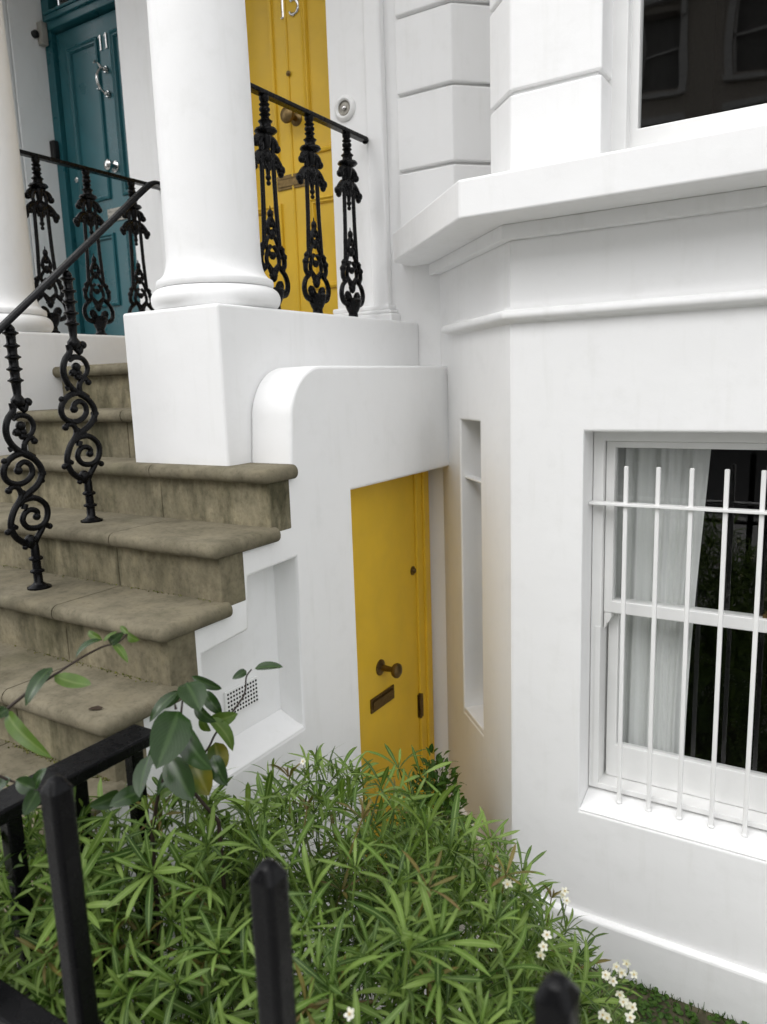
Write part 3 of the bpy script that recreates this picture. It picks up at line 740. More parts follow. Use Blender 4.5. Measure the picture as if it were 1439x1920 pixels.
# ------------------------------------------------------------------ cast-iron balusters
def balustrade_baluster():
    """flat casting in the y-z plane: cup, C scrolls, lattice, two rods, foliate head"""
    bm = bmesh.new(); r = .0075
    def T(p, ra, ball=0.0, sub=5, n=7):
        ra = [q * 1.22 for q in ra] if isinstance(ra, list) else ra * 1.22
        tube(bm, catmull([(0, a, b) for a, b in p], sub), ra, n, ball * 1.12)
    lathe(bm, [(.030, 0), (.030, .022), (.022, .028), (.020, .045), (.026, .055), (.034, .075), (.040, .098), (.034, .106), (.018, .108)], 14)
    for s in (-1, 1):
        T([(s * .012, .085), (s * .040, .080), (s * .070, .092), (s * .082, .125), (s * .070, .158), (s * .046, .178), (s * .030, .195)], [.010, .0075])
        T([(s * .014, .100), (s * .026, .122), (s * .040, .128), (s * .046, .116), (s * .038, .108)], [.008, .007], .011)
        T([(s * .046, .176), (s * .066, .192), (s * .066, .222), (s * .056, .245), (s * .048, .262)], [.008, .009]); bead(bm, (0, s * .066, .226), .014); bead(bm, (0, s * .060, .252), .010); bead(bm, (0, s * .058, .180), .010)
        T([(s * .006, .150), (s * .024, .180), (s * .036, .205), (s * .028, .238), (s * .008, .258)], .0068)
        T([(s * -.030, .192), (0, .168), (s * .016, .150)], .0065)
        T([(0, .215), (s * .020, .235), (s * .034, .260), (s * .018, .290), (0, .300)], .0065)
        T([(0, .290), (s * .020, .310), (s * .016, .338), (0, .362)], .0068); bead(bm, (0, s * .020, .318), .010)
        tube(bm, [(0, s * .044, .250), (0, s * .036, .40), (0, s * .032, .60)], .0086, 8)
        T([(s * .010, .565), (s * .034, .580), (s * .056, .566), (s * .076, .540)], [.009, .011], .016); bead(bm, (0, s * .074, .528), .013, (1, 1, 1.3)); bead(bm, (0, s * .050, .548), .012)
        T([(s * .008, .635), (s * .030, .640), (s * .050, .630), (s * .058, .610)], [.008, .009], .014); T([(s * .036, .60), (s * .030, .625), (s * .012, .65)], .008)
        T([(0, .600), (s * .018, .585), (s * .022, .560), (s * .008, .530)], .0065)
    tube(bm, [(0, 0, .355), (0, 0, .402)], [.008, .0015], 8); bead(bm, (0, 0, .372), .012, (1, 1, 1.5)); bead(bm, (0, 0, .225), .014); bead(bm, (0, 0, .300), .014, (1, 1, 1.4)); bead(bm, (0, 0, .335), .011); bead(bm, (0, 0, .15), .015, (1, 1, 1.5))
    tube(bm, [(0, 0, .575), (0, 0, .475)], [.014, .004], 8); bead(bm, (0, 0, .500), .011); bead(bm, (0, 0, .480), .009); bead(bm, (0, 0, .570), .020, (1, 1, 1.4))
    lathe(bm, [(.012, .600), (.018, .630), (.018, .646), (.034, .650), (.043, .658), (.038, .667), (.022, .672), (.020, .684), (.027, .692), (.018, .699), (.014, .708), (.021, .715), (.014, .722), (.020, .729), (.020, .736), (.014, .742), (.020, .749), (.013, .757), (.018, .765), (.018, .780)], 16)
    bmesh.ops.recalc_face_normals(bm, faces=bm.faces)
    return from_bm(bm)
bal_me = balustrade_baluster()
def balustrade(x, ys, y0, y1, label):
    b = thing('balustrade', label, 'balustrade', (x, (y0 + y1) / 2, PT), 'black iron balustrades of the porch')
    first = None
    for y in ys:
        if first is None: first = o = obj('baluster', bal_me, M['iron'], b, smooth=50)
        else: o = first.copy(); COL.objects.link(o)
        o.location = (x, y, PT)
    bm = bmesh.new(); bm_box(bm, x - .019, x + .019, y0, y1 - .012, PT + .778, PT + .795); bmesh.ops.create_cone(bm, cap_ends=True, segments=16, radius1=.016, radius2=.016, depth=.014, matrix=Matrix.Translation((x, y1 - .007, PT + .786)) @ Matrix.Rotation(R(90), 4, 'X'))
    obj('rail', from_bm(bm), M['iron'], b, .004)
balustrade(-1.885, (2.285, 2.553, 2.812), 2.12, 2.964, 'black ironwork balustrade in front of the yellow door 15')
balustrade(-3.172, (2.235, 2.497, 2.765), 2.145, 2.980, 'black ironwork balustrade in front of the teal door 11')

def stair_baluster():
    bm = bmesh.new()
    A = lambda y: 355 + (y - 85) * .104
    def C(p): return [(0, (x - A(y)) * .00072, (1480 - y) * .00058) for x, y in p]
    def T(p, ra, ball=0.0, sub=6):
        ra = [q * 1.16 for q in ra] if isinstance(ra, list) else ra * 1.16
        tube(bm, catmull(C(p), sub), ra, 8, ball * 1.12)
    z = lambda y: (1480 - y) * .00058
    prof = [(.006, z(80)), (.013, z(95)), (.015, z(105)), (.011, z(115))]
    for y in (125, 190, 247, 308, 366): prof += [(.0140, z(y - 16)), (.0170, z(y - 9)), (.0230, z(y - 4)), (.0230, z(y + 3)), (.0165, z(y + 8)), (.0140, z(y + 14))]
    prof += [(.0115, z(440)), (.016, z(452)), (.021, z(462)), (.021, z(482)), (.017, z(492)), (.012, z(500))]
    lathe(bm, list(reversed(prof)), 14)
    lathe(bm, [(.036, 0), (.036, .006), (.022, .012), (.014, .020), (.0135, z(1396)), (.0215, z(1390)), (.0215, z(1380)), (.0135, z(1372)), (.0130, z(1328)), (.0215, z(1320)), (.0215, z(1310)), (.0135, z(1300)), (.0125, z(1245)), (.010, z(1225))], 14)
    # main S stem
    T([(368, 480), (372, 520), (350, 560), (341, 610), (352, 665), (385, 715), (425, 748), (470, 780), (503, 830), (507, 880), (480, 930), (430, 970), (388, 1020), (368, 1080), (368, 1130), (390, 1180), (430, 1220), (475, 1250)], [.009] * 109)
    # top fork
    T([(400, 498), (425, 520), (432, 490), (440, 478)], [.007, .008], .012); T([(400, 470), (378, 500), (372, 530)], .008)
    # first eye: ring, trefoil
    T([(372, 560), (400, 545), (440, 555), (465, 595), (462, 635), (440, 660), (415, 655)], [.0085, .006], .010); bead(bm, C([(407, 600)])[0], .015); bead(bm, C([(390, 632)])[0], .013); bead(bm, C([(418, 632)])[0], .012); T([(440, 655), (400, 640), (375, 635)], .006)
    T([(428, 745), (425, 700), (440, 672), (462, 668), (472, 685)], [.008, .007], .010)
    # second eye
    T([(470, 770), (430, 745), (385, 750), (345, 785), (332, 835), (350, 880), (395, 903), (435, 893), (462, 858), (455, 812), (425, 790), (400, 805), (398, 832)], [.009, .0075], .012)
    T([(352, 795), (335, 775)], [.008, .006], .009); T([(500, 870), (515, 862)], [.010, .008], .009); T([(500, 890), (512, 902)], [.010, .006], .007)
    T([(400, 1000), (412, 960), (395, 920), (368, 915), (355, 930)], [.008, .007], .010); T([(352, 705), (368, 722)], [.003, .008]); bead(bm, C([(420, 950)])[0], .009)
    # third eye
    T([(400, 1010), (430, 990), (480, 990), (525, 1030), (538, 1080), (525, 1130), (490, 1150), (445, 1140), (420, 1100), (430, 1060), (460, 1048), (488, 1065), (485, 1090)], [.0085, .0075], .011)
    T([(525, 1130), (510, 1165), (490, 1200), (475, 1235)], [.007, .009]); T([(525, 1140), (548, 1155)], [.009, .007], .009); T([(372, 1130), (352, 1145)], [.009, .007], .009); T([(425, 1040), (430, 1012)], .009); T([(395, 1130), (372, 1120)], [.006, .010], .010); T([(455, 985), (462, 965)], [.009, .004])
    bead(bm, C([(455, 1215)])[0], .018, (1, 1, 1.2)); bead(bm, C([(432, 1242)])[0], .009); bead(bm, C([(476, 1212)])[0], .012)
    bmesh.ops.recalc_face_normals(bm, faces=bm.faces)
    return from_bm(bm)
sb = stair_baluster()
hr = thing('stair_handrail', 'sloping black handrail on scrollwork balusters up the stone steps', 'handrail', (-2.154, 1.5, -.6))
XH = -2.154
o1 = obj('baluster', sb, M['iron'], hr, smooth=50); o1.location = (XH, 1.588, TREADS[3])
o2 = o1.copy(); COL.objects.link(o2); o2.location = (XH, 1.372, TREADS[4])
slope = (.395 - .213) / .216
zr = lambda y: .397 + (y - 1.588) * slope
o3 = o1.copy(); COL.objects.link(o3); o3.location = (XH, 1.156, TREADS[5])
path = [(XH, 1.06, zr(1.06)), (XH, 1.50, zr(1.50)), (XH, 1.80, zr(1.80)), (XH, 1.90, zr(1.90)), (XH, 1.945, zr(1.945) - .001), (XH, 1.962, .709), (XH, 1.978, .7155), (XH, 2.00, .7165), (XH, 2.06, .7165), (XH + .02, 2.09, .7165), (XH + .10, 2.09, .7165)]
bm = bmesh.new(); pp = catmull(path, 6); n_ = len(pp); prof = [(-.018, -.006), (.018, -.006), (.018, .003), (.010, .009), (-.010, .009), (-.018, .003)]
rings = []
for i, p in enumerate(pp):
    t_ = (pp[min(i + 1, n_ - 1)] - pp[max(i - 1, 0)]).normalized(); sd_ = t_.cross(V((0, 0, 1))).normalized(); u_ = sd_.cross(t_)
    rings.append([bm.verts.new(p + sd_ * a + u_ * b) for a, b in prof])
for a, b in zip(rings, rings[1:]):
    for i in range(6): bm.faces.new((a[i], a[(i + 1) % 6], b[(i + 1) % 6], b[i]))
bm.faces.new(rings[0]); bm.faces.new(rings[-1]); bmesh.ops.recalc_face_normals(bm, faces=bm.faces)
obj('rail', from_bm(bm), M['iron'], hr, .002, smooth=30)

# ------------------------------------------------------------------ street railings
rl = thing('street_railing', 'thick black square railing posts with blunt tops along the pavement', 'railing', (-.4, .5, STREET))
post = None
for x in (-.797, -.461, -.168, .130, .428, .726):
    if post is None:
        bm = bmesh.new(); h = STREET + .05; w = .0155
        bm_box(bm, -w, w, -w, w, h, -.476)
        tp = [f for f in bm.faces if f.normal.z > .5 or abs(f.calc_center_median().z + .476) < 1e-4]
        tp = [f for f in bm.faces if all(abs(v.co.z + .476) < 1e-5 for v in f.verts)]
        r_ = bmesh.ops.extrude_face_region(bm, geom=tp); nv = [e for e in r_['geom'] if isinstance(e, bmesh.types.BMVert)]
        for v in nv: v.co.z += .017; v.co.x *= .42; v.co.y *= .42
        bmesh.ops.delete(bm, geom=tp, context='FACES_ONLY'); bmesh.ops.recalc_face_normals(bm, faces=bm.faces)
        post = o = obj('railing_post', from_bm(bm), M['iron'], rl, .007, 3)
    else: o = post.copy(); COL.objects.link(o)
    o.location = (x, .5, 0)
bm = bmesh.new(); bm_box(bm, -1.32, 6, .478, .522, -.875, -.858)
obj('rail', from_bm(bm), M['iron'], rl, .003)
bm = bmesh.new(); bm_box(bm, -.818, -.776, .479, .521, -.8575, -.812); bm_box(bm, -.822, -.772, .475, .525, -.846, -.826); obj('collar', from_bm(bm), M['iron'], rl, .006)
rs = thing('side_railing', 'short black flat-topped railing beside the stone steps', 'railing', (-1.2, .75, STREET))
bm = bmesh.new(); bm_box(bm, -1.236, -1.164, .30, .965, -.712, -.686); 
obj('rail', from_bm(bm), M['iron'], rs, .005, 3)
vb = None
for y in (.928, .795, .662, .530):
    if vb is None:
        bm = bmesh.new(); bm_box(bm, -.014, .014, -.014, .014, AREA, -.7125); vb = o = obj('bar', from_bm(bm), M['iron'], rs, .003)
    else: o = vb.copy(); COL.objects.link(o)
    o.location = (-1.2, y, 0)

# ------------------------------------------------------------------ small fixtures
d = thing('doorbell', 'round white doorbell with nickel button right of the yellow front door', 'doorbell', (-2.0, 2.982, 1.19))
def disc(name, prof, mat, c, par):
    bm = bmesh.new(); lathe(bm, prof, 32); o = obj(name, from_bm(bm), mat, par, smooth=40); o.location = c; o.rotation_euler = (R(90), 0, 0); return o
cx = (-2.000, 2.9815, 1.197)
disc('rim', [(.054, 0), (.055, .004), (.050, .012), (.040, .016), (.035, .014), (.030, .006)], M['white'], cx, d)
disc('cup', [(.0345, .0061), (.034, .011), (.030, .007), (.012, .004), (.012, .0045)], M['silver'], cx, d)
disc('button', [(.010, .004), (.010, .012), (.006, .015), (.001, .016)], M['chrome'], cx, d)
it = thing('intercom', 'small grey intercom on the wall left of the teal door', 'intercom', (-4.387, 3.22, 2.1))
box('case', -4.386, -4.340, 3.192, 3.236, 2.095, 2.225, M['grey'], it, .006)
bm = bmesh.new(); lathe(bm, [(.022, 0), (.022, .02), (.014, .028), (.002, .03)], 20); o = obj('speaker', from_bm(bm), M['black'], it, smooth=40); o.location = (-4.386, 3.172, 2.150); o.rotation_euler = (0, R(90), 0)
kb = thing('key_safe', 'small black box on the wall beside the teal door frame', 'key box', (-4.387, 3.19, 1.45))
box('case', -4.386, -4.345, 3.200, 3.238, 1.435, 1.550, M['black'], kb, .004); box('cover', -4.3449, -4.339, 3.205, 3.233, 1.455, 1.535, M['black'], kb, .002)

# ------------------------------------------------------------------ houses across the street (seen only in the glass)
op = thing('brick_house', 'dark brick terrace across the street mirrored in the upper bay window', 'house', (-4, -13, STREET))
OY = -17.0
holes, wl_ = [], []
for fx in range(-7, 5):
    for fz in (4.4, 7.3):
        x = fx * 2.3 - .3; holes.append([(x - .5, fz), (x - .5, fz + 1.9), (x + .5, fz + 1.9), (x + .5, fz)]); wl_.append((x, fz))
obj('wall', prism([[(-18, 3.2), (11, 3.2), (11, 9.6), (-18, 9.6)]] + holes, UV(OY), (0, -.3, 0)), M['brick'], op)
wpr = None
for x, z in wl_:
    if wpr is None:
        bm = bmesh.new()
        for a in ((-.66, -.50, OY, OY + .08, -.1, 2.05), (.50, .66, OY, OY + .08, -.1, 2.05), (-.72, .72, OY, OY + .2, 2.051, 2.22), (-.70, .70, OY, OY + .16, -.2, -.101), (-.5, .5, OY - .16, OY - .12, .92, .98), (-.5, -.44, OY - .16, OY - .12, 0, 1.9), (.44, .5, OY - .16, OY - .12, 0, 1.9), (-.64, -.52, OY + .0801, OY + .19, 1.72, 2.05), (.52, .64, OY + .0801, OY + .19, 1.72, 2.05)): bm_box(bm, *a)
        wpr = o = obj('window_surround', from_bm(bm), M['oppwhite'], op)
    else: o = wpr.copy(); COL.objects.link(o)
    o.location = (x, 0, z)
box('interior', -17.5, 10.5, OY - .5, OY - .31, 3.3, 9.5, M['dimglass'], op, 0)
box('stucco_storey', -18, 11, OY - .3, OY + .1, STREET - .1, 3.19, M['oppwhite'], op, .02)
box('cornice', -18, 11, OY + .001, OY + .35, 3.2, 3.5, M['oppwhite'], op, 0); box('cornice', -18, 11, OY, OY + .4, 9.61, 9.9, M['oppwhite'], op, 0)
ob = bmesh.new()
for k in range(-7, 5): bm_box(ob, k * 2.3 - .9, k * 2.3 + .3, OY + .1001, OY + .14, -.3, 2.1)
obj('window', from_bm(ob), M['black'], op)

# ------------------------------------------------------------------ plants
rng = random.Random(21)
LA = [((-0.966, 0.8711, -0.5101), (-0.9072, 0.842, -0.5394), 0.0422, 'g', 0.1), ((-0.9859, 0.8665, -0.5301), (-1.0012, 0.8133, -0.5675), 0.0189, 'g', 0.25), ((-0.9878, 0.9045, -0.5144), (-0.9542, 0.9428, -0.5469), 0.0154, 'g', 0.35), ((-0.9974, 0.9377, -0.5567), (-0.9651, 0.9487, -0.6018), 0.0219, 'g', 0.3), ((-0.9445, 0.83, -0.5425), (-0.9108, 0.7439, -0.598), 0.0581, 'g', 0.12), ((-0.9373, 0.829, -0.5696), (-0.8485, 0.8039, -0.6126), 0.0418, 'g', 0.18), ((-0.9968, 0.8046, -0.623), (-0.9614, 0.7468, -0.663), 0.0332, 'g', 0.1), ((-0.9534, 0.8087, -0.6189), (-0.8933, 0.7985, -0.6773), 0.0418, 'g', 0.1), ((-0.9766, 0.8808, -0.6637), (-0.927, 0.866, -0.7123), 0.0444, 'a', 0.1), ((-0.9581, 0.9207, -0.643), (-0.9294, 0.906, -0.6854), 0.0353, 'a', -0.55), ((-0.9312, 1.0092, -0.5271), (-0.886, 1.0378, -0.5258), 0.0202, 'g', 0.12), ((-0.9447, 1.0001, -0.5305), (-0.9524, 0.97, -0.5369), 0.0131, 'g', 0.3), ((-0.9884, 0.7754, -0.6747), (-1.0031, 0.718, -0.6761), 0.0273, 'g', 0.2), ((-1.0213, 0.7543, -0.677), (-1.0307, 0.7009, -0.675), 0.0254, 'g', 0.2), ((-0.9829, 0.9353, -0.6129), (-0.9398, 0.9647, -0.6008), 0.0258, 'l', 0.35), ((-0.9833, 0.931, -0.6324), (-0.9829, 0.9156, -0.592), 0.0179, 'l', 0.2), ((-0.978, 0.8011, -0.698), (-0.9392, 0.8066, -0.673), 0.0148, 'l', 0.25), ((-0.9769, 0.9361, -0.6267), (-0.9473, 0.9356, -0.603), 0.0099, 'l', 0.2)]
LB = [((-1.0798, 0.6942, -0.4405), (-1.0671, 0.6342, -0.48), 0.0208, 'g', 0.3), ((-1.0761, 0.694, -0.4534), (-0.9908, 0.6993, -0.4544), 0.0242, 'l', -0.15), ((-1.0467, 0.7688, -0.4119), (-1.0657, 0.7287, -0.4325), 0.0143, 'g', 0.35), ((-1.0467, 0.7688, -0.4119), (-1.0843, 0.7709, -0.4033), 0.0107, 'l', 0.3), ((-1.045, 0.7693, -0.4146), (-1.0345, 0.7905, -0.4017), 0.008, 'l', 0.1), ((-1.0357, 0.7745, -0.4175), (-1.0009, 0.7771, -0.3943), 0.0143, 'g', 0.2), ((-1.0303, 0.7777, -0.4186), (-0.9838, 0.7664, -0.4404), 0.0116, 'l', 0.2), ((-1.0189, 0.7994, -0.4059), (-0.9856, 0.7954, -0.4106), 0.0144, 'l', 0.3), ((-1.0189, 0.7994, -0.4059), (-1.0386, 0.8011, -0.3961), 0.0081, 'l', 0.1), ((-1.0999, 0.6233, -0.4914), (-0.9828, 0.6154, -0.5375), 0.0218, 'l', 0.3), ((-1.0987, 0.6247, -0.4882), (-1.0906, 0.5936, -0.4894), 0.0184, 'g', 0.1), ((-1.073, 0.637, -0.6236), (-1.1001, 0.6233, -0.6075), 0.0238, 'g', 0.2), ((-1.073, 0.637, -0.6236), (-1.0593, 0.6524, -0.5907), 0.0204, 'g', 0.2), ((-1.07, 0.6383, -0.6262), (-1.0501, 0.5995, -0.6428), 0.0221, 'g', 0.1), ((-1.1074, 0.6191, -0.6056), (-1.1275, 0.6015, -0.6299), 0.0204, 'g', 0.2)]
SA = [[(-1.0619, 0.8447, -0.8129), (-1.0241, 0.8407, -0.7141), (-0.9848, 0.843, -0.648), (-0.9643, 0.8461, -0.5791), (-0.9698, 0.8631, -0.5375), (-0.9792, 0.8856, -0.516)], [(-0.9713, 0.9263, -0.8087), (-1.0036, 0.8968, -0.737), (-1.0029, 0.8646, -0.6627), (-0.9809, 0.8511, -0.6203), (-0.9662, 0.8486, -0.5607)], [(-1.0229, 0.8376, -0.7331), (-1.0158, 0.8725, -0.7014), (-0.9869, 0.9212, -0.6693), (-0.9722, 0.9373, -0.6357), (-0.9522, 0.9697, -0.597), (-0.9446, 0.9916, -0.5721), (-0.9439, 0.9981, -0.5424), (-0.9363, 1.0059, -0.5279)], [(-0.9716, 0.8472, -0.5514), (-0.9737, 0.8477, -0.5422)]]
SB = [[(-1.1075, 0.5795, -0.5064), (-1.1095, 0.6163, -0.496), (-1.0875, 0.6603, -0.4658), (-1.0775, 0.693, -0.4533), (-1.0624, 0.73, -0.4361), (-1.046, 0.7669, -0.4233), (-1.0325, 0.7879, -0.4204), (-1.027, 0.8059, -0.4082)], [(-1.1327, 0.5851, -0.5774), (-1.1146, 0.6146, -0.6053), (-1.0729, 0.6367, -0.6253)]]
FL = [(-0.455, 1.088, -0.8575), (-0.4777, 1.2396, -0.9693), (-0.424, 1.2914, -1.0006), (-0.4091, 1.2688, -0.9952), (-0.3024, 1.2225, -1.0561), (-0.2952, 1.2758, -1.0865), (-0.2813, 1.2766, -1.105), (-0.3072, 1.1802, -1.0443), (-0.2971, 1.1851, -1.0554), (-0.2835, 1.1802, -1.0711), (-0.2767, 1.176, -1.0795), (-0.2639, 1.1923, -1.0986), (-0.2884, 1.1205, -1.071), (-0.2626, 1.1688, -1.0989), (-0.3594, 1.2945, -1.0362), (-0.5687, 0.8092, -0.7758), (-0.5604, 0.8045, -0.7825), (-0.536, 0.7261, -0.8565), (-0.9948, 1.2155, -0.8301), (-0.379, 1.0458, -0.9334), (-0.3845, 1.0735, -0.9411)]

def leaf_grid(bm, uvl, base, tip, width, arch, roll=0.0, seg=6, fold=.18, side=None, shape=None, mat_i=0):
    """one leaf blade: bent along its length, folded along the midrib"""
    base, tip = V(base), V(tip); ax = tip - base; Lh = ax.length; ax = ax / Lh
    nrm = V(side) if side is not None else V((.25, -.75, .65))
    nrm = (nrm - ax * nrm.dot(ax)); nrm = nrm.normalized() if nrm.length > 1e-4 else ax.orthogonal().normalized()
    nrm = Matrix.Rotation(roll, 3, ax) @ nrm; sd_ = ax.cross(nrm)
    rows = []
    for i in range(seg + 1):
        t_ = i / seg; h = arch * Lh * 4 * t_ * (1 - t_) * .5
        w = (shape(t_) if shape else math.sin(math.pi * min(1, t_ ** .85)) ** .8) * width * .5 + .0004
        c = base + ax * (Lh * t_) + nrm * h; row = []
        for k in (-1, -.5, 0, .5, 1):
            row.append((bm.verts.new(c + sd_ * (w * k) + nrm * (abs(k) * w * fold - (.15 * w * k * k))), (k + 1) / 2, t_))
        rows.append(row)
    for a, b in zip(rows, rows[1:]):
        for k in range(4):
            q = (a[k], a[k + 1], b[k + 1], b[k]); f = bm.faces.new([x[0] for x in q]); f.smooth = True; f.material_index = mat_i
            for lp, x in zip(f.loops, q): lp[uvl].uv = (x[1], x[2])

def leaf_obj(name, args, mat, parent):
    bm = bmesh.new(); uvl = bm.loops.layers.uv.new('UVMap'); leaf_grid(bm, uvl, **args)
    return obj(name, from_bm(bm), mat, parent)

def big_plant(name, label, leaves, stems, loc, r_, thick):
    p = thing(name, label, 'plant', loc)
    for k, s_ in enumerate(stems): bar_obj('stem', catmull(s_, 5), [thick if k < 2 else thick * .7, thick * .35], M['twig'], p, 7)
    lm = dict(g=M['glossy'], l=M['lime'], a=M['autumn'])
    ov = lambda t_: max(0, math.sin(math.pi * t_ ** .80)) ** .62
    for b, t_, w, mk, ar in leaves:
        o = leaf_obj('leaf', dict(base=b, tip=t_, width=w * 1.12, arch=ar, roll=r_.uniform(-.7, .7), seg=8, fold=.42, side=(.45, -.75, .5), shape=ov), lm[mk], p)
        if mk == 'a': o['label'] = 'leaf turning yellow and red'
    return p
LA += [((-.983, .905, -.560), (-.930, .900, -.588), .026, 'g', .3), ((-.975, .860, -.60), (-1.02, .815, -.655), .034, 'g', .2), ((-.985, .87, -.66), (-1.02, .83, -.72), .03, 'g', .15), ((-.95, .905, -.66), (-.905, .89, -.70), .03, 'g', .2), ((-.975, .925, -.60), (-.93, .935, -.66), .024, 'l', .4), ((-.99, .88, -.535), (-1.03, .86, -.565), .02, 'g', .3)]
big_plant('broadleaf_shrub', 'dark glossy broad-leaved stem standing in front of the cheek wall vent', LA, SA, (-1.05, .85, AREA), rng, .0038)
for o in [q for q in bpy.data.objects if q.name.startswith('broadleaf_shrub')]:
    bar_obj('stem', catmull([(-1.06, .86, AREA), (-1.07, .84, -1.4), (-1.0619, .8447, -.8129)], 5), .0042, M['twig'], o, 7)
    bar_obj('stem', catmull([(-1.02, .88, AREA), (-.98, .93, -1.4), (-.9713, .9263, -.8087)], 5), .0042, M['twig'], o, 7)
big_plant('leafy_sprig', 'thin arching sprig with sparse leaves crossing in front of the lower stone steps', LB, SB, (-1.14, .56, AREA), rng, .0032)
for o in [q for q in bpy.data.objects if q.name.startswith('leafy_sprig')]:
    bar_obj('stem', catmull([(-1.16, .55, AREA), (-1.16, .54, -1.2), (-1.13, .555, -.70), (-1.1075, .5795, -.5064)], 5), .0048, M['twig'], o, 7)

# --- the narrow-leaved shrub: mounds of palmate leaves
MOUNDS = [((-.75, .98, -1.33), (.46, .42, .55)), ((-1.06, .86, -1.34), (.30, .30, .54)), ((-1.02, 1.28, -1.48), (.34, .32, .54)), ((-.84, 1.54, -1.74), (.34, .30, .55)),
          ((-.60, 1.26, -1.62), (.33, .34, .56)), ((-.50, 1.34, -1.86), (.25, .28, .46)), ((-.44, .84, -1.46), (.30, .26, .48)), ((-1.20, .72, -1.26), (.22, .17, .50))]
def inside(p, skip=None):
    b = 9
    for k, (c, r_) in enumerate(MOUNDS):
        if k != skip: b = min(b, sum(((p[i] - c[i]) / r_[i]) ** 2 for i in range(3)))
    return b
def allowed(p):
    return p.x > -1.43 and p.x + p.y < 1.37 and p.y < 2.36 and p.z > AREA + .05 and (p.y > .565) and not (p.y < .62 and p.z > -.62)
lance = lambda t_: min(1.0, .22 + 1.5 * t_) * max(0.0, 1 - max(0.0, (t_ - .55) / .45) ** 2.2) ** .62
def star(r_, size, n):
    bm = bmesh.new(); uvl = bm.loops.layers.uv.new('UVMap')
    a0 = r_.uniform(0, 6.28)
    for k in range(n):
        a = a0 + 2 * math.pi * k / n + r_.uniform(-.28, .28); el = r_.uniform(.10, .75); Lh = size * r_.uniform(.68, 1.12)
        d_ = V((math.cos(a) * math.cos(el), math.sin(a) * math.cos(el), math.sin(el)))
        upv = V((-math.cos(a) * math.sin(el), -math.sin(a) * math.sin(el), math.cos(el)))
        leaf_grid(bm, uvl, d_ * .004, d_ * Lh, Lh * r_.uniform(.086, .118), r_.uniform(.04, .34), r_.uniform(-.35, .35), 6, .20, upv, lance)
    if r_.random() < .8:                  # young tuft in the middle
        for k in range(3):
            a = r_.uniform(0, 6.28); d_ = V((math.cos(a) * .35, math.sin(a) * .35, .9)).normalized(); Lh = size * r_.uniform(.25, .45)
            leaf_grid(bm, uvl, (0, 0, 0), d_ * Lh, Lh * .18, .1, 0, 4, .4, d_.orthogonal(), lance)
    tube(bm, [(0, 0, 0), (r_.uniform(-.01, .01), r_.uniform(-.01, .01), -.07)], [.0016, .0022], 5)
    return from_bm(bm)
STARS = [star(rng, rng.uniform(.066, .106), rng.choice((7, 7, 8, 8, 9))) for _ in range(14)] + [star(rng, rng.uniform(.08, .11), rng.choice((4, 5, 5))) for _ in range(6)]
for me in STARS: me.materials.append(M['choisya'])
OLD = [star(rng, .07, 6) for _ in range(2)]
for me in OLD: me.materials.append(M['choisya_y'])
spots = []
wts = [(r_[0] * r_[1] + r_[1] * r_[2] + r_[0] * r_[2]) * (1.8 if c[0] < -1.05 and c[1] < 1 else 1) for c, r_ in MOUNDS]
tries = 0
grid_ = {}
while len(spots) < 2700 and tries < 120000:
    tries += 1
    k = rng.choices(range(len(MOUNDS)), wts)[0]; c, r_ = MOUNDS[k]
    u_ = V((rng.gauss(0, 1), rng.gauss(0, 1), rng.gauss(0, 1))).normalized()
    if u_.z < -.75: continue
    outer = rng.random() < .5
    s_ = rng.uniform(.93, 1.06) if outer else rng.uniform(.55, .93)
    p = V((c[0] + u_.x * r_[0] * s_, c[1] + u_.y * r_[1] * s_, c[2] + u_.z * r_[2] * s_))
    if not allowed(p): continue
    ins = inside(p, k)
    if ins < (.80 if outer else .30): continue
    if outer and ins < 9:
        key = (round(p.x / .05), round(p.y / .05), round(p.z / .05))
        if grid_.get(key, 0) >= 1: continue
        grid_[key] = grid_.get(key, 0) + 1
    nrm = V((u_.x / r_[0], u_.y / r_[1], u_.z / r_[2])).normalized()
    nrm = (nrm + V((0, 0, .55)) + V((rng.gauss(0, .38), rng.gauss(0, .38), rng.gauss(0, .3)))).normalized()
    spots.append((p, nrm, outer))
# a few sprigs that stand up out of the mass
for p in ((-1.02, 1.27, -.865), (-.90, 1.52, -1.12), (-.95, 1.62, -1.03), (-.72, 1.62, -1.18), (-.56, 1.50, -1.18), (-.46, 1.30, -1.16), (-1.06, 1.24, -.90), (-1.12, .95, -.80), (-.62, 1.44, -1.10), (-.42, 1.34, -1.28)):
    for q in range(5): spots.append((V(p) + V((rng.gauss(0, .022), rng.gauss(0, .022), -.024 * q)), V((rng.gauss(0, .35), rng.gauss(-.1, .35), 1)).normalized(), True))
camp = V((0, 0, 0))
def score(s_):
    p, n_, o_ = s_
    return (0 if o_ else 1.0) + p.length - .25 * max(0, n_.dot((camp - p).normalized()))
spots.sort(key=score)
sh = thing('flowering_shrub', 'dense green shrub with narrow palmate leaves and white flowers behind the railing', 'shrub', (-.8, 1.15, AREA))
rest = {}
for k, (p, nrm, o_) in enumerate(spots):
    q = nrm.to_track_quat('Z', 'Y') ; mtx = Matrix.Translation(p) @ q.to_matrix().to_4x4() @ Matrix.Rotation(rng.uniform(0, 6.28), 4, 'Z')
    s_ = rng.uniform(.78, 1.12); mtx = mtx @ Matrix.Diagonal((s_, s_, s_, 1))
    me = rng.choice(STARS) if rng.random() > .035 else rng.choice(OLD)
    if k < 300:
        o = bpy.data.objects.new('leaf', me); COL.objects.link(o); o.parent = sh; o.matrix_parent_inverse = Matrix.Translation(-sh.location); o.matrix_basis = mtx
    else: rest.setdefault(me.materials[0].name, []).append((me, mtx))
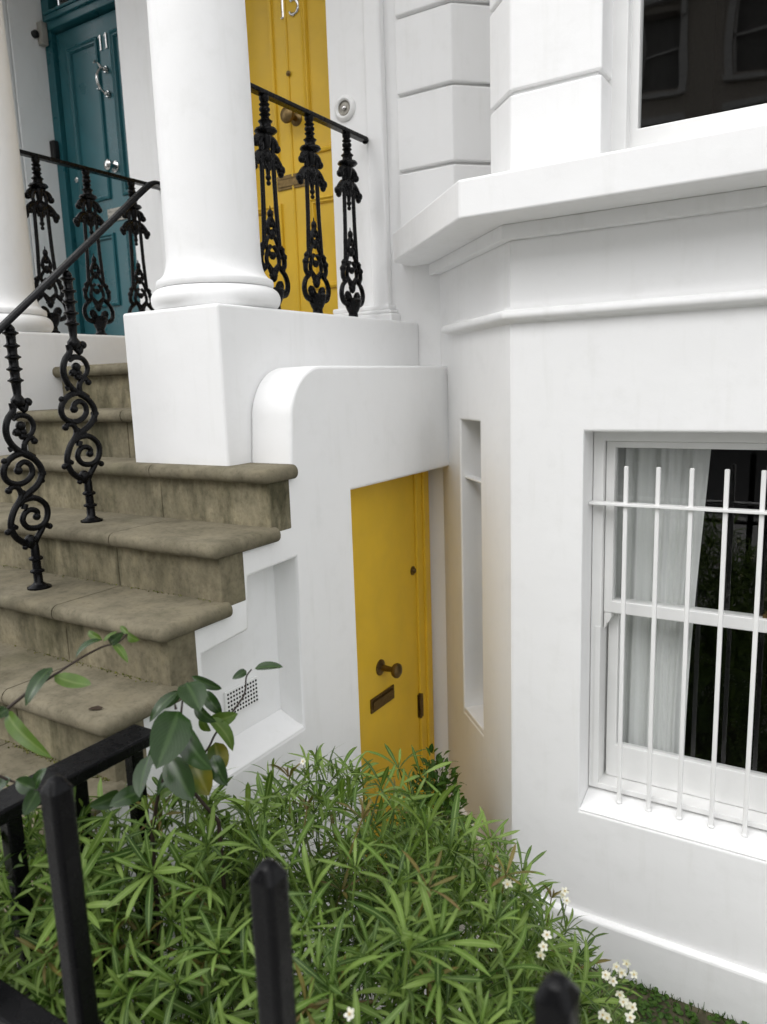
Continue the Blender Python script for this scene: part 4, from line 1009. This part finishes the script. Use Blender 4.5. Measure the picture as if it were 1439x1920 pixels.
for mn, lst in rest.items():
    bm = bmesh.new()
    for me, mtx in lst:
        n0 = len(bm.verts); bm.from_mesh(me); bm.verts.ensure_lookup_table()
        for v in bm.verts[n0:]: v.co = mtx @ v.co
    me2 = bpy.data.meshes.new('mesh'); bm.to_mesh(me2); bm.free()
    o = obj('foliage', me2, bpy.data.materials[mn], sh); o['kind'] = 'stuff'
# woody branches from the soil into the mounds
for c, r_ in MOUNDS:
    for k in range(3):
        e = V((c[0] + rng.uniform(-.6, .6) * r_[0], c[1] + rng.uniform(-.6, .6) * r_[1], c[2] + r_[2] * rng.uniform(.3, .8)))
        g0 = V((c[0] + rng.uniform(-.1, .1), c[1] + rng.uniform(-.08, .08), AREA))
        if not allowed(e): continue
        bar_obj('branch', catmull([g0, g0.lerp(e, .5) + V((rng.uniform(-.05, .05), rng.uniform(-.05, .05), .03)), e], 5), [.009, .003], M['stem'], sh, 6)
# flowers: white five-petalled stars with a yellow eye
pet = lambda t_: max(0, math.sin(math.pi * min(.999, .06 + .90 * t_))) ** .6
def flower_mesh(r_):
    bm = bmesh.new(); uvl = bm.loops.layers.uv.new('UVMap')
    for k in range(5):
        a = 2 * math.pi * k / 5 + r_.uniform(-.08, .08); d_ = V((math.cos(a), math.sin(a), r_.uniform(.15, .35))).normalized()
        leaf_grid(bm, uvl, d_ * .0012, d_ * r_.uniform(.0100, .0122), .0066, -.12, 0, 4, .12, (0, 0, 1), pet)
    return from_bm(bm)
FM = [flower_mesh(rng) for _ in range(4)]
for me in FM: me.materials.append(M['petal'])
bm = bmesh.new()
for k in range(7): a = k * .9; tube(bm, [(0, 0, 0), (.0022 * math.cos(a), .0022 * math.sin(a), .0042)], .00045, 4, .0009)
eye_me = from_bm(bm); eye_me.materials.append(M['stamen'])
for k, p in enumerate(FL):
    if k in (14, 15, 16): continue
    for j in range(1 if k in (1, 2, 13, 14, 17, 18) else rng.choice((1, 1, 2))):
        nrm = (V((.2, -.75, .55)) + V((rng.gauss(0, .3), rng.gauss(0, .3), rng.gauss(0, .3)))).normalized()
        off = V((0, 0, 0)) if j == 0 else V((rng.gauss(0, .010), rng.gauss(0, .010), rng.gauss(0, .010)))
        mtx = Matrix.Translation(V(p) + off) @ nrm.to_track_quat('Z', 'Y').to_matrix().to_4x4() @ Matrix.Rotation(rng.uniform(0, 6.28), 4, 'Z')
        s_ = rng.uniform(.70, .90); mtx = mtx @ Matrix.Diagonal((s_, s_, s_, 1))
        o = bpy.data.objects.new('flower', rng.choice(FM)); COL.objects.link(o); o.parent = sh; o.matrix_parent_inverse = Matrix.Translation(-sh.location); o.matrix_basis = mtx
        e = bpy.data.objects.new('stamens', eye_me); COL.objects.link(e); e.parent = o
    bar_obj('flower_stalk', catmull([V(p) - V((0, 0, 0)), V(p) + V((rng.uniform(-.01, .01), .012, -.03)), V(p) + V((-.02, .03, -.075))], 4), [.0009, .0016], M['stem'], sh, 5)

# --- small bushy plant in the corner by the basement door
sp = thing('corner_plant', 'small bushy bright green plant in the corner beside the basement door', 'plant', (-1.25, 2.33, AREA))
bm = bmesh.new(); uvl = bm.loops.layers.uv.new('UVMap')
for k in range(1300):
    u_ = V((rng.gauss(0, 1), rng.gauss(0, 1), rng.gauss(0, 1))).normalized() * rng.uniform(.55, 1.0)
    b = V((-1.25 + u_.x * .12, 2.30 + u_.y * .12, -1.79 + u_.z * .42)); d_ = (V((u_.x, u_.y, u_.z * .5)) + V((rng.gauss(0, .4), rng.gauss(0, .4), rng.gauss(.2, .4)))).normalized()
    if b.z < AREA + .02: continue
    Lh = rng.uniform(.028, .048); leaf_grid(bm, uvl, b, b + d_ * Lh, Lh * .40, .25, rng.uniform(-.6, .6), 4, .25, V((0, 0, 1)) if abs(d_.z) < .9 else V((0, -1, 0)), lambda t_: max(0, math.sin(math.pi * t_ ** 1.15)) ** .8)
o = obj('foliage', from_bm(bm), M['small'], sp); o['kind'] = 'stuff'
for k in range(5):
    e = V((-1.26 + rng.uniform(-.06, .06), 2.34 + rng.uniform(-.06, .06), -1.45 - .06 * k)); bar_obj('stem', catmull([(-1.25 + .01 * k, 2.33, AREA), (-1.25, 2.33, -1.8), e], 4), [.004, .002], M['stem'], sp, 6)

# --- ground cover of moss and small weeds at the foot of the bay
bm = bmesh.new(); uvl = bm.loops.layers.uv.new('UVMap')
rnd = lambda t_: max(0, math.sin(math.pi * min(.999, .08 + .88 * t_))) ** .5
for k in range(3200):
    x = rng.uniform(-.75, .6); y = 2.425 - abs(rng.gauss(0, .22)) if rng.random() < .75 else rng.uniform(1.2, 2.42)
    if x + y > 1.36 and x < -1.03: continue
    cl = math.sin(x * 9 + 2) * math.sin(y * 11 + x * 3)
    if cl < -.15 and rng.random() < .75: continue
    a = rng.uniform(0, 6.28); el = rng.uniform(-.1, .6); Lh = rng.uniform(.007, .021)
    b = V((x, y, AREA + rng.uniform(.001, .014))); leaf_grid(bm, uvl, b, b + V((math.cos(a) * math.cos(el), math.sin(a) * math.cos(el), math.sin(el))) * Lh, Lh * .85, .1, 0, 3, .1, (0, 0, 1), rnd)
for k in range(500):                      # thin grass blades against the wall
    x = rng.uniform(-.8, 1.1); y = 2.426 - abs(rng.gauss(0, .012)); Lh = rng.uniform(.012, .042)
    b = V((x, y, AREA)); leaf_grid(bm, uvl, b, b + V((rng.gauss(0, .4), rng.gauss(-.25, .3), 1)).normalized() * Lh, .0016, .2, 0, 3, .1, (0, -1, .2))
o = obj('ground_cover', from_bm(bm), M['small']); o['kind'] = 'stuff'; o['label'] = 'moss and small weeds on the soil along the base of the bay'; o['category'] = 'ground cover'
# --- moss in the inner corners of the lower steps
bm = bmesh.new(); uvl = bm.loops.layers.uv.new('UVMap')
for i, n_ in ((4, 260), (5, 420), (6, 1500), (7, 600)):
    yb = RISERS[i - 1]
    for k in range(n_):
        x = rng.uniform(-2.6, XC - .02); dens = .5 + .5 * math.sin(x * 13 + i) * math.sin(x * 5.1 + 2 * i)
        if rng.random() > dens: continue
        y = yb - abs(rng.gauss(0, .007)); b = V((x, y, TREADS[i])); a = rng.uniform(0, 6.28); Lh = rng.uniform(.002, .006)
        leaf_grid(bm, uvl, b, b + V((math.cos(a) * .6, math.sin(a) * .6, .7)) * Lh, Lh * .7, .1, 0, 2, .1, (0, -.5, 1), rnd)
o = obj('step_moss', from_bm(bm), M['moss'], steps); o['kind'] = 'stuff'
